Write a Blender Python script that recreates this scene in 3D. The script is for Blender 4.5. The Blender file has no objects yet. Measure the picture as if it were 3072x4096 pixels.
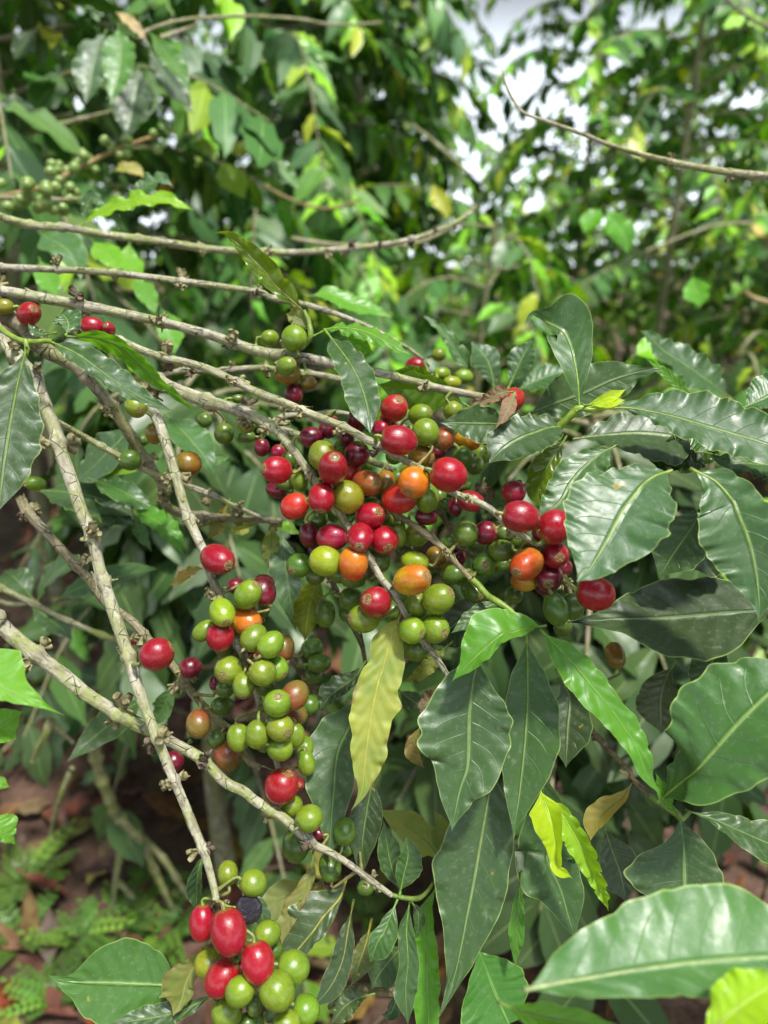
import bpy, math, random
from mathutils import Vector, Matrix, noise
rnd = random.Random(11)
PI = math.pi
sc = bpy.context.scene
COL = sc.collection

# ------------------------------------------------------------------ camera
F = 2840.0                      # focal length in pixels of the 3072 x 4096 photograph
CU, CV = 1536.0, 2048.0
CAM = Vector((0.0, 0.0, 0.95))
pit = math.radians(-20)
RIGHT = Vector((1, 0, 0))
FWD = Vector((0, math.cos(pit), math.sin(pit)))
UP = Vector((0, -math.sin(pit), math.cos(pit)))

def P(u, v, d):
    return CAM + RIGHT * ((u - CU) / F * d) + UP * (-(v - CV) / F * d) + FWD * d

def proj(p):
    q = p - CAM
    d = q.dot(FWD)
    return CU + q.dot(RIGHT) / d * F, CV - q.dot(UP) / d * F, d

TILE = {'0': (0, 0, 1.0), '1': (0, 0, .92586), '2': (1536, 0, .92586), '3': (0, 1024, .61724), '4': (1024, 1024, .61724),
        '5': (2048, 1024, .61724), '6': (0, 2048, .61724), '7': (1024, 2048, .61724), '8': (2048, 2048, .61724),
        '9': (0, 3072, .61724), 'A': (1024, 3072, .61724), 'B': (2048, 3072, .61724)}

def pts(s):
    """'3 170,600 110,850 6 540,0' -> positions in the photograph"""
    out, t = [], TILE['0']
    for w in s.split():
        if ',' in w:
            x, y = w.split(',')
            out.append((t[0] + float(x) * t[2], t[1] + float(y) * t[2]))
        else:
            t = TILE[w]
    return out

def lerp_list(L, t):
    if not isinstance(L, (list, tuple)):
        return float(L)
    if len(L) == 1:
        return float(L[0])
    x = max(0.0, min(1.0, t)) * (len(L) - 1)
    i = min(int(x), len(L) - 2)
    f = x - i
    p0, p1, p2, p3 = L[max(i - 1, 0)], L[i], L[i + 1], L[min(i + 2, len(L) - 1)]
    return .5 * (2 * p1 + (p2 - p0) * f + (2 * p0 - 5 * p1 + 4 * p2 - p3) * f * f + (3 * p1 - p0 - 3 * p2 + p3) * f ** 3)

class Path:
    """Catmull-Rom curve through points, by arc length"""
    def __init__(self, ps, n=16):
        s = [ps[0]]
        for i in range(len(ps) - 1):
            p1, p2 = ps[i], ps[i + 1]
            p0 = ps[i - 1] if i else p1 * 2 - p2
            p3 = ps[i + 2] if i + 2 < len(ps) else p2 * 2 - p1
            for k in range(1, n + 1):
                f = k / n
                s.append((p1 * 2 + (p2 - p0) * f + (p0 * 2 - p1 * 5 + p2 * 4 - p3) * f * f + (p1 * 3 - p0 - p2 * 3 + p3) * f ** 3) * .5)
        self.s = s
        self.c = [0.0]
        for a, b in zip(s, s[1:]):
            self.c.append(self.c[-1] + (b - a).length)
        self.length = self.c[-1]
        self._i = 0
    def at(self, t):
        x = max(0.0, min(1.0, t)) * self.length
        i = self._i
        if self.c[i] > x:
            i = 0
        while i < len(self.c) - 2 and self.c[i + 1] < x:
            i += 1
        self._i = i
        g = self.c[i + 1] - self.c[i]
        return self.s[i].lerp(self.s[i + 1], (x - self.c[i]) / g if g > 1e-12 else 0)
    def tan(self, t):
        a, b = self.at(max(0, t - .012)), self.at(min(1, t + .012))
        return (b - a).normalized()

class MB:
    """collects one mesh"""
    def __init__(self):
        self.v, self.f, self.uv, self.col, self.mi = [], [], [], [], []
    def grid(self, rows, uvs, close=False, col=None, flip=False):
        n, m = len(rows), len(rows[0])
        b = len(self.v)
        for r in rows:
            self.v.extend(r)
        mm = m if close else m - 1
        for i in range(n - 1):
            for j in range(mm):
                j2 = (j + 1) % m
                q = (b + i * m + j, b + (i + 1) * m + j, b + (i + 1) * m + j2, b + i * m + j2)
                u = [uvs(i, j), uvs(i + 1, j), uvs(i + 1, j + 1), uvs(i, j + 1)]
                if flip:
                    q = q[::-1]; u = u[::-1]
                self.f.append(q)
                self.uv.extend(u)
                if col is not None:
                    self.col.extend([col] * 4)
    def tube(self, path, rad, seg=10, n=None, col=None, cap=True, wob=None, uvs=1.0):
        n = n or max(4, len(path.s) // 2)
        T = path.tan(0)
        N = T.orthogonal().normalized()
        rows = []
        for i in range(n + 1):
            t = i / n
            p = path.at(t); T = path.tan(t)
            N = (N - T * N.dot(T)).normalized()
            B = T.cross(N)
            r = rad(t) if callable(rad) else rad
            row = []
            for j in range(seg):
                a = 2 * PI * j / seg
                d = N * math.cos(a) + B * math.sin(a)
                k = 1.0 if wob is None else wob(t, a, p, d)
                row.append(p + d * (r * k))
            rows.append(row)
        L = path.length * uvs
        self.grid(rows, lambda i, j: (j / seg, i / n * L), close=True, col=col)
        if cap:
            for k, row, t in ((0, rows[0], 0), (1, rows[-1], 1)):
                b = len(self.v)
                self.v.append(sum(row, Vector()) / seg + path.tan(t) * ((rad(t) if callable(rad) else rad) * (.35 if k else -.35)))
                o = b - seg if k else b - len(rows) * seg
                if k == 1:
                    o = b - seg - 1
                for j in range(seg):
                    a, c = o + j, o + (j + 1) % seg
                    self.f.append((a, b, c) if not k else (b, a, c))
                    self.uv.extend([(.5, 0)] * 3)
                    if col is not None:
                        self.col.extend([col] * 3)
    def mesh(self, name, mats, origin=None, smooth=True):
        o = origin or Vector()
        me = bpy.data.meshes.new(name)
        me.from_pydata([tuple(p - o) for p in self.v], [], self.f)
        ul = me.uv_layers.new(name='UVMap')
        flat = [c for q in self.uv for c in q]
        if len(flat) == 2 * len(me.loops):
            ul.data.foreach_set('uv', flat)
        if self.col and len(self.col) == len(me.loops):
            ca = me.color_attributes.new('tint', 'FLOAT_COLOR', 'CORNER')
            ca.data.foreach_set('color', [c for q in self.col for c in (q[0], q[1], q[2], 1.0)])
        for m in (mats if isinstance(mats, (list, tuple)) else [mats]):
            me.materials.append(m)
        if smooth:
            me.polygons.foreach_set('use_smooth', [True] * len(me.polygons))
        me.update()
        return me
    def build(self, name, mats, parent=None, origin=None, smooth=True):
        ob = bpy.data.objects.new(name, self.mesh(name, mats, origin, smooth))
        COL.objects.link(ob)
        if origin is not None:
            ob.location = origin
        if parent is not None:
            ob.parent = parent
            ob.location = (origin or Vector()) - parent.location
        return ob

def tag(o, label=None, cat=None, group=None, kind=None):
    if label: o['label'] = label
    if cat: o['category'] = cat
    if group: o['group'] = group
    if kind: o['kind'] = kind
    return o

def thing(name, loc, label, cat, group=None):
    o = bpy.data.objects.new(name, None)
    o.empty_display_size = .02
    COL.objects.link(o)
    o.location = loc
    return tag(o, label, cat, group)

# ------------------------------------------------------------------ materials
class NT:
    def __init__(self, name):
        m = bpy.data.materials.new(name)
        m.use_nodes = True
        self.m, self.t = m, m.node_tree
        self.t.nodes.clear()
        self.out = self.n('ShaderNodeOutputMaterial')
    def n(self, typ, **kw):
        nd = self.t.nodes.new(typ)
        for k, v in kw.items():
            setattr(nd, k, v)
        return nd
    def put(self, sock, val):
        if hasattr(val, 'is_output'):
            self.t.links.new(val, sock)
        elif isinstance(val, (tuple, list)) and len(val) == 3 and sock.type == 'RGBA':
            sock.default_value = (*val, 1)
        else:
            sock.default_value = val
    def math(self, op, a, b=0.0, c=None, clamp=False):
        nd = self.n('ShaderNodeMath', operation=op, use_clamp=clamp)
        self.put(nd.inputs[0], a); self.put(nd.inputs[1], b)
        if c is not None: self.put(nd.inputs[2], c)
        return nd.outputs[0]
    def mix(self, f, a, b, blend='MIX'):
        nd = self.n('ShaderNodeMix', data_type='RGBA', blend_type=blend)
        self.put(nd.inputs[0], f); self.put(nd.inputs[6], a); self.put(nd.inputs[7], b)
        return nd.outputs[2]
    def step(self, x, a, b, to0=0.0, to1=1.0):
        nd = self.n('ShaderNodeMapRange', interpolation_type='SMOOTHSTEP')
        self.put(nd.inputs['Value'], x)
        for k, v in (('From Min', a), ('From Max', b), ('To Min', to0), ('To Max', to1)):
            self.put(nd.inputs[k], v)
        return nd.outputs['Result']
    def noise(self, vec, scale, detail=3, rough=.55, dist=0.0, col=False):
        nd = self.n('ShaderNodeTexNoise')
        if vec is not None: self.put(nd.inputs['Vector'], vec)
        nd.inputs['Scale'].default_value = scale; nd.inputs['Detail'].default_value = detail
        nd.inputs['Roughness'].default_value = rough; nd.inputs['Distortion'].default_value = dist
        return nd.outputs['Color' if col else 'Fac']
    def mapping(self, vec, scale=(1, 1, 1), loc=(0, 0, 0)):
        nd = self.n('ShaderNodeMapping')
        self.put(nd.inputs[0], vec)
        self.put(nd.inputs['Location'], loc); self.put(nd.inputs['Scale'], scale)
        return nd.outputs[0]
    def bump(self, h, strength=.3, dist=.001, normal=None):
        nd = self.n('ShaderNodeBump')
        self.put(nd.inputs['Height'], h)
        nd.inputs['Strength'].default_value = strength; nd.inputs['Distance'].default_value = dist
        if normal is not None: self.put(nd.inputs['Normal'], normal)
        return nd.outputs[0]
    def attr(self, name, typ='OBJECT', out='Color'):
        nd = self.n('ShaderNodeAttribute', attribute_name=name, attribute_type=typ)
        return nd.outputs[out]
    def surf(self, sh):
        self.t.links.new(sh, self.out.inputs[0])
        return self.m
    def bsdf(self, **kw):
        nd = self.n('ShaderNodeBsdfPrincipled')
        for k, v in kw.items():
            self.put(nd.inputs[k.replace('_', ' ')], v)
        return nd.outputs[0]

def leaf_material(name, source, spec=.65, gloss=.3, spots=.5, transl=.28, under=(1.35, 1.25, 1.6), veins=True, wrinkle=.35, vein_col=(.30, .42, .13), nv=9.0, edge=True, mottle=0.0):
    """source 'object': colour of each leaf object; 'tint': colour attribute of a crown mesh"""
    k = NT(name)
    base = k.n('ShaderNodeObjectInfo').outputs['Color'] if source == 'object' else k.attr('tint', 'GEOMETRY')
    uv = k.n('ShaderNodeUVMap').outputs[0]
    sep = k.n('ShaderNodeSeparateXYZ'); k.put(sep.inputs[0], uv)
    t, sv = sep.outputs[0], sep.outputs[1]
    s = k.math('ABSOLUTE', k.math('MULTIPLY_ADD', sv, 2.0, -1.0))
    geo = k.n('ShaderNodeNewGeometry')
    tc = k.n('ShaderNodeTexCoord').outputs['Object']
    rand = k.n('ShaderNodeObjectInfo').outputs['Random']
    c = base
    if source == 'object':
        vec = k.n('ShaderNodeVectorMath', operation='ADD')
        comb = k.n('ShaderNodeCombineXYZ'); k.put(comb.inputs[0], k.math('MULTIPLY', rand, 37.0))
        k.put(vec.inputs[0], tc); k.put(vec.inputs[1], comb.outputs[0])
        tc = vec.outputs[0]
        big = k.noise(tc, 22, 4, .6)
        c = k.mix(k.step(big, .35, .7), c, k.mix(1.0, c, (1.35, 1.25, .8), 'MULTIPLY'))
        fine = k.noise(tc, 420, 3, .6)
        c = k.mix(k.math('MULTIPLY', k.step(fine, .52, .75), .22), c, (.20, .24, .15))
    if mottle:
        mo = k.noise(tc, 26, 4, .65)
        c = k.mix(k.math('MULTIPLY', k.step(mo, .46, .66), mottle), c, k.mix(.5, k.mix(1.0, c, (.45, .75, .35), 'MULTIPLY'), (.09, .16, .02)))
    if veins:
        # curved side veins
        tw = k.math('ADD', t, k.math('MULTIPLY', k.noise(tc, 45 if source == 'object' else 12, 1), .05))
        x = k.math('MULTIPLY', k.math('ADD', tw, k.math('MULTIPLY', s, k.math('MULTIPLY_ADD', s, -.07, -.10))), nv)
        side = k.math('GREATER_THAN', sv, .5)
        x = k.math('ADD', x, k.math('MULTIPLY', side, .45))
        tri = k.math('ABSOLUTE', k.math('SUBTRACT', k.math('FRACT', x), .5))
        lat = k.math('MULTIPLY', k.step(tri, .0, .035, 1, 0), k.step(s, .45, .95, 1, .0))
        mid = k.step(s, .012, .05, 1, 0)
        vm = k.math('MAXIMUM', k.math('MULTIPLY', lat, .13), mid)
        vc = k.mix(.55, k.mix(1.0, base, (2.6, 2.3, 1.6), 'MULTIPLY'), vein_col)
        c = k.mix(k.math('MULTIPLY', vm, .75), c, vc)
        if edge:
            c = k.mix(k.math('MULTIPLY', k.step(s, .955, .995), .7), c, k.mix(.5, vc, (.30, .42, .06)))
        hgt = k.math('ADD', k.math('MULTIPLY', lat, -.35), k.math('MULTIPLY', k.step(s, 0, .09, 1, 0), -1.0))
    if source == 'object' and spots > 0:
        sn = k.noise(tc, 150, 2, .5)
        sm = k.math('MULTIPLY', k.step(sn, .72, .80), spots)
        c = k.mix(sm, c, (.42, .30, .03))
        sm2 = k.math('MULTIPLY', k.step(sn, .79, .83), spots)
        c = k.mix(sm2, c, (.10, .035, .012))
        # dry, worn places near the rim
        dn = k.math('MULTIPLY', k.step(k.noise(tc, 60, 3, .6), .54, .64), k.step(s, .72, .98))
        c = k.mix(k.math('MULTIPLY', dn, 1.0 if mottle else .0), c, (.20, .11, .035))
    und = k.mix(1.0, c, under, 'MULTIPLY')
    und = k.mix(.12, und, (.25, .33, .10))
    c2 = k.mix(geo.outputs['Backfacing'], c, und)
    rn = k.noise(tc, 160 if source == 'object' else 40, 3, .6)
    rough = k.step(rn, .3, .75, gloss - .06, gloss + .13)
    rough = k.math('ADD', rough, k.math('MULTIPLY', geo.outputs['Backfacing'], .15))
    if source == 'object':
        du = k.math('MULTIPLY', k.step(k.noise(tc, 30, 5, .7, .4), .50, .70), .07)
        c2 = k.mix(du, c2, (.16, .17, .12))
        wm = k.n('ShaderNodeTexVoronoi'); k.put(wm.inputs['Vector'], tc); wm.inputs['Scale'].default_value = 130
        dot = k.math('MULTIPLY', k.step(wm.outputs['Distance'], .10, .16, 1, 0), k.step(k.noise(tc, 60, 2), .52, .6))
        c2 = k.mix(k.math('MULTIPLY', dot, .45), c2, (.22, .24, .16))
        rough = k.math('ADD', rough, k.math('MULTIPLY', du, 1.0))
    pr = dict(Base_Color=c2, Roughness=rough, Specular_IOR_Level=spec)
    if source == 'object':
        h = k.math('ADD', k.math('MULTIPLY', k.noise(k.mapping(tc, (1, 1, 1)), 260, 4, .65), wrinkle), k.math('MULTIPLY', k.noise(tc, 75, 2, .5), 2.2))
        if veins:
            h = k.math('ADD', h, hgt)
            # crossways puckering between side veins
            wv = k.noise(tc, 900, 2, .5)
            h = k.math('ADD', h, k.math('MULTIPLY', wv, .12 * wrinkle))
        pr['Normal'] = k.bump(h, .45, .0009)
    b = k.bsdf(**pr)
    tr = k.n('ShaderNodeBsdfTranslucent')
    k.put(tr.inputs[0], k.mix(1.0, c, (3.6, 3.2, .9), 'MULTIPLY'))
    ms = k.n('ShaderNodeMixShader')
    ms.inputs[0].default_value = transl
    k.t.links.new(b, ms.inputs[1]); k.t.links.new(tr.outputs[0], ms.inputs[2])
    return k.surf(ms.outputs[0])

M = {}
M['leaf'] = leaf_material('coffee_leaf_skin', 'object', spec=.56, gloss=.24, spots=.5, transl=.06)
M['young'] = leaf_material('young_leaf_skin', 'object', spec=.42, gloss=.22, spots=.0, transl=.30, wrinkle=.2)
M['aged'] = leaf_material('yellowing_leaf_skin', 'object', mottle=.75, gloss=.42, spots=1.0, transl=.26, under=(1, 1, 1), vein_col=(.40, .36, .08))
M['dry'] = leaf_material('dry_leaf_skin', 'object', gloss=.62, spots=.3, transl=.10, under=(1.1, 1.1, 1.1), vein_col=(.16, .09, .05), wrinkle=1.0, edge=False)
M['crown'] = leaf_material('crown_leaf_skin', 'tint', spec=.38, gloss=.24, spots=0, transl=.12, nv=7.0, edge=False)

def stem_material(name, mul=1.0):
    k = NT(name)
    base = k.n('ShaderNodeObjectInfo').outputs['Color']
    tc = k.n('ShaderNodeTexCoord').outputs['Object']
    n1 = k.noise(tc, 300, 3)
    c = k.mix(k.step(n1, .3, .75), k.mix(1.0, base, (.7, .7, .6), 'MULTIPLY'), k.mix(1.0, base, (1.25, 1.2, 1.1), 'MULTIPLY'))
    return k.surf(k.bsdf(Base_Color=c, Roughness=.42, Normal=k.bump(n1, .3, .0004)))
M['stem'] = stem_material('green_stem')

def bark_material():
    k = NT('coffee_bark')
    base = k.n('ShaderNodeObjectInfo').outputs['Color']
    rand = k.n('ShaderNodeObjectInfo').outputs['Random']
    tc = k.n('ShaderNodeTexCoord').outputs['Object']
    vec = k.n('ShaderNodeVectorMath', operation='ADD')
    comb = k.n('ShaderNodeCombineXYZ'); k.put(comb.inputs[0], k.math('MULTIPLY', rand, 11.0))
    k.put(vec.inputs[0], tc); k.put(vec.inputs[1], comb.outputs[0])
    tc = vec.outputs[0]
    uv = k.n('ShaderNodeUVMap').outputs[0]
    lon = k.mapping(uv, (9, 60, 1))           # fibres run along the branch
    n1 = k.noise(lon, 1.0, 5, .65, .3)
    big = k.noise(tc, 55, 4, .6)
    c = k.mix(k.step(n1, .35, .68), (.225, .205, .135), (.50, .47, .345))
    c = k.mix(k.step(big, .42, .66), c, k.mix(.6, c, (.60, .565, .46)))
    mott = k.noise(tc, 230, 4, .65)
    c = k.mix(k.math('MULTIPLY', k.step(mott, .48, .68), .62), c, (.095, .07, .042))
    # lichen
    li = k.math('MULTIPLY', k.step(k.noise(tc, 38, 4, .65), .43, .57), k.step(k.noise(tc, 520, 2), .35, .55))
    c = k.mix(k.math('MULTIPLY', li, k.math('MULTIPLY_ADD', k.attr('lichen', 'OBJECT', 'Fac'), .6, .4)), c, (.28, .32, .10))
    # cross cracks and lengthwise splits
    cr = k.n('ShaderNodeTexVoronoi', feature='DISTANCE_TO_EDGE')
    k.put(cr.inputs['Vector'], k.mapping(uv, (3.0, 130, 1))); cr.inputs['Scale'].default_value = 1.0
    cm = k.step(cr.outputs['Distance'], .0, .03, 1, 0)
    cm = k.math('MULTIPLY', cm, k.step(k.noise(tc, 110, 3), .42, .56))
    c = k.mix(k.math('MULTIPLY', cm, .75), c, (.05, .038, .025))
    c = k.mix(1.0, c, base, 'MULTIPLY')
    h = k.math('ADD', k.math('MULTIPLY', n1, .8), k.math('ADD', k.math('MULTIPLY', mott, .35), k.math('MULTIPLY', cm, -.9)))
    return k.surf(k.bsdf(Base_Color=c, Roughness=.82, Specular_IOR_Level=.25, Normal=k.bump(h, .8, .0011)))
M['bark'] = bark_material()

def cherry_material():
    k = NT('cherry_skin')
    c1 = k.n('ShaderNodeObjectInfo').outputs['Color']
    c2 = k.attr('blush')
    rand = k.n('ShaderNodeObjectInfo').outputs['Random']
    tc = k.n('ShaderNodeTexCoord').outputs['Object']
    vec = k.n('ShaderNodeVectorMath', operation='ADD')
    comb = k.n('ShaderNodeCombineXYZ'); k.put(comb.inputs[0], k.math('MULTIPLY', rand, 53.0)); k.put(comb.inputs[1], k.math('MULTIPLY', rand, 31.0))
    k.put(vec.inputs[0], tc); k.put(vec.inputs[1], comb.outputs[0])
    o = vec.outputs[0]
    sep = k.n('ShaderNodeSeparateXYZ'); k.put(sep.inputs[0], tc)
    z = sep.outputs[2]
    streak = k.noise(k.mapping(o, (7, 7, .9)), 1.0, 4, .6)
    patch = k.noise(o, .9, 3, .55)
    patch = k.math('ADD', patch, k.math('MULTIPLY', k.math('SUBTRACT', k.noise(o, 2.6, 4, .65), .5), .55))
    f = k.math('ADD', k.math('MULTIPLY', z, k.attr('grad', 'OBJECT', 'Fac')), k.math('ADD', k.math('MULTIPLY', patch, 1.3), k.math('MULTIPLY', streak, .55)))
    c = k.mix(k.step(f, .62, 1.22), c1, c2)
    c = k.mix(k.step(streak, .55, .75, 0, .22), c, k.mix(1.0, c, (1.5, 1.4, 1.1), 'MULTIPLY'))
    c = k.mix(k.step(streak, .25, .42, .25, 0), c, k.mix(1.0, c, (.55, .5, .6), 'MULTIPLY'))
    # pale specks, small scars
    v = k.n('ShaderNodeTexVoronoi'); k.put(v.inputs['Vector'], o); v.inputs['Scale'].default_value = 6.5
    sp = k.math('MULTIPLY', k.step(v.outputs['Distance'], .05, .10, 1, 0), k.step(k.noise(o, 2.3, 1), .5, .56))
    c = k.mix(k.math('MULTIPLY', sp, .6), c, (.55, .36, .22))
    sc2 = k.math('MULTIPLY', k.step(k.noise(o, 3.2, 5, .7, .6), .69, .73), .6)
    c = k.mix(sc2, c, (.30, .17, .07))
    c = k.mix(k.step(z, .86, 1.0, 0, .55), c, k.mix(.5, c, (.22, .20, .05)))
    c = k.mix(k.step(z, -.84, -.97, 0, .6), c, (.20, .22, .04))
    rn = k.noise(o, 3.0, 4, .6)
    c = k.mix(k.math('MULTIPLY', k.step(k.noise(o, 5.5, 5, .75), .50, .72), .08), c, (.40, .34, .27))       # dust and bloom
    rough = k.step(rn, .3, .7, .20, .40)
    h = k.math('ADD', k.math('MULTIPLY', streak, .5), k.math('MULTIPLY', rn, .6))
    return k.surf(k.bsdf(Base_Color=c, Roughness=rough, Specular_IOR_Level=.5, Subsurface_Weight=.18, Subsurface_Radius=(1.0, .55, .25), Subsurface_Scale=.0025, Coat_Weight=.3, Coat_Roughness=.16, Normal=k.bump(h, .10, .06)))
M['cherry'] = cherry_material()

def shrivel_material():
    k = NT('shrivelled_skin')
    tc = k.n('ShaderNodeTexCoord').outputs['Object']
    n = k.noise(tc, 2.6, 5, .6, .7)
    return k.surf(k.bsdf(Base_Color=k.mix(n, (.014, .012, .020), (.045, .040, .055)), Roughness=.5, Normal=k.bump(n, .5, .08)))
M['shrivel'] = shrivel_material()

def plain(name, a, b, scale, rough, bumpd=.0005):
    k = NT(name)
    tc = k.n('ShaderNodeTexCoord').outputs['Object']
    n = k.noise(tc, scale, 4, .6)
    return k.surf(k.bsdf(Base_Color=k.mix(k.step(n, .3, .7), a, b), Roughness=rough, Specular_IOR_Level=.3, Normal=k.bump(n, .6, bumpd)))
M['disc'] = plain('calyx_scar', (.20, .14, .05), (.50, .38, .17), 9, .7, .04)
M['pit'] = plain('calyx_pit', (.03, .02, .01), (.10, .07, .03), 9, .8, .04)
M['stub'] = plain('dried_stub', (.14, .12, .055), (.38, .35, .18), 420, .85)
M['husk'] = plain('dried_husk', (.05, .036, .026), (.20, .15, .10), 420, .9)
# ------------------------------------------------------------------ branches of the near plant
def stub_mesh(i):
    """dried flower stalks and scales left at a node, root at the origin, pointing to +Z"""
    r = random.Random(100 + i)
    b = MB()
    for k in range(r.randint(3, 6)):
        d = Vector((r.uniform(-.8, .8), r.uniform(-.8, .8), r.uniform(.5, 1.1))).normalized()
        L = r.uniform(.0022, .0052); w = r.uniform(.0006, .0011)
        e = d * L + Vector((r.uniform(-1, 1), r.uniform(-1, 1), r.uniform(-.5, .5))) * .0009
        p = Path([d * -.0008, d * L * .5, e], 4)
        tip = r.uniform(.8, 1.5)
        b.tube(p, lambda t: w * (1 + (tip - 1) * t + .35 * math.exp(-((t - .75) / .12) ** 2)), 7, 6)
    for k in range(r.randint(3, 6)):         # papery scales
        d = Vector((r.uniform(-1, 1), r.uniform(-1, 1), r.uniform(.2, .9))).normalized()
        sd = d.orthogonal().normalized() * r.uniform(.0006, .0012)
        L = r.uniform(.002, .0045)
        up = d.cross(sd).normalized() * .0007
        rows = [[d * (L * t) + sd * ((1 - t ** 2) * x) + up * (x * x + t * t) for x in (-1, 0, 1)] for t in (0, .4, .75, 1)]
        b.grid(rows, lambda i, j: (j / 2, i / 3))
    return b
STUBS = []
for i in range(6):
    STUBS.append(stub_mesh(i).mesh('node_stub', M['stub'] if i else M['husk']))

BR_SAMPLES = []      # (position, radius) of all near branches, for the fruit

def branch(label, spec, depth, rad, col=(1, 1, 1), lichen=.5, nodes=.033, group=None, name='coffee_branch', fine=True, stubs=1.0, seed=None, track=True, cat='branch', swell=.46):
    r = random.Random(seed if seed is not None else len(label) * 7 + int(spec[2:6].replace(',', '').replace(' ', '') or 1))
    uv = pts(spec)
    n = len(uv)
    W = [P(u, v, lerp_list(depth, i / (n - 1))) for i, (u, v) in enumerate(uv)]
    ext = 0.0
    if track and uv[0][0] < 0:            # carry on past the edge of the view
        d0 = lerp_list(depth, 0)
        du, dv = uv[0][0] - uv[1][0], uv[0][1] - uv[1][1]
        q = 620 / max(1, math.hypot(du, dv))
        W = [P(uv[0][0] + du * q, uv[0][1] + dv * q, d0 * 1.04)] + W
    path = Path(W, 12)
    L = path.length
    if track and uv[0][0] < 0:
        ext = path.c[12] / L
    def base_r(t):
        d = (path.at(t) - CAM).dot(FWD)
        t = max(0, (t - ext) / (1 - ext))
        return lerp_list(rad, t) * .82 * d / F
    # nodes
    npos, x = [], r.uniform(.1, .5) * nodes
    while x < L - .004:
        npos.append(x)
        x += nodes * r.uniform(.55, 1.55)
    sd = r.uniform(0, 99)
    def rr(t):
        x = t * L
        b = base_r(t)
        k = 1.0 + .07 * noise.noise(Vector((x * 60, sd, 0)))
        for q in npos:
            e = (x - q) / (b * .75)
            if abs(e) < 3:
                k += swell * math.exp(-e * e) * (1 if e < 0 else .9)
        return b * k
    def wob(t, a, p, d):
        k = 1 + .10 * noise.noise(Vector((math.cos(a) * 1.1 + sd, math.sin(a) * 1.1, t * L * 45)))
        k += .07 * noise.noise(Vector((math.cos(a) * 3.2, math.sin(a) * 3.2 + sd, t * L * 22)))
        k += .05 * noise.noise(p * 420)
        return k
    b = MB()
    step = .0016 if fine else .006
    b.tube(path, rr, 18 if fine else 9, max(8, int(L / step)), wob=wob)
    if fine:      # curling flakes of bark
        for k in range(int(L / .006)):
            t = r.random(); p = path.at(t); T = path.tan(t)
            o = T.orthogonal().normalized(); a = r.uniform(0, 2 * PI)
            d = (Matrix.Rotation(a, 3, T) @ o)
            sdv = T.cross(d)
            R = rr(t); ln = r.uniform(.003, .010) * r.choice((-1, 1)); w = r.uniform(.0006, .0017)
            lift = r.uniform(.0002, .0013)
            rows = []
            for i in range(5):
                f = i / 4
                c = p + T * (ln * f) + d * (R * 1.0 + lift * f * f)
                ww = w * (1 - .65 * f) * (1 + .3 * r.uniform(-1, 1))
                rows.append([c + sdv * (ww * x) - d * (ww * ww * x * x / (2 * R) + (.0003 if f < .1 else 0)) for x in (-1, 0, 1)])
            u0, v0 = r.random(), t * L
            b.grid(rows, lambda i, j: (u0 + j * .05, v0 + i * .001))
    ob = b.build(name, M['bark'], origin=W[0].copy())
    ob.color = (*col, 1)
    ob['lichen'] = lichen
    tag(ob, label, cat, group)
    if fine and stubs > 0:
        for q in npos:
            t = q / L; p = path.at(t); T = path.tan(t)
            o = T.orthogonal().normalized(); a = r.uniform(0, 2 * PI)
            for s in (0, PI):
                if r.random() > .7 * stubs: continue
                d = Matrix.Rotation(a + s + r.uniform(-.4, .4), 3, T) @ o
                st = bpy.data.objects.new('node_stub', STUBS[r.randrange(6)])
                COL.objects.link(st); st.parent = ob
                z = d; xx = T; yy = z.cross(xx)
                mat = Matrix((xx, yy, z)).transposed().to_4x4()
                sc_ = r.uniform(.7, 1.3) * max(.55, min(1.25, rr(t) / .0026))
                st.matrix_local = Matrix.Translation(p + d * rr(t) * .9 - W[0]) @ mat @ Matrix.Rotation(r.uniform(0, 6), 4, 'Z') @ Matrix.Scale(sc_, 4)
    if track:
        m = max(6, int(L / .003))
        for i in range(m + 1):
            BR_SAMPLES.append((path.at(i / m), base_r(i / m)))
    return ob, path

# ------------------------------------------------------------------ leaves
def shape_coffee(t):
    if t < .43:
        k = math.sin(PI / 2 * t / .43) ** .95
    else:
        k = math.cos(PI / 2 * (t - .43) / .57) ** .95
    if t > .8:
        k *= 1 - .30 * math.sin((t - .8) / .2 * PI)
    return max(0, k)

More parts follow.
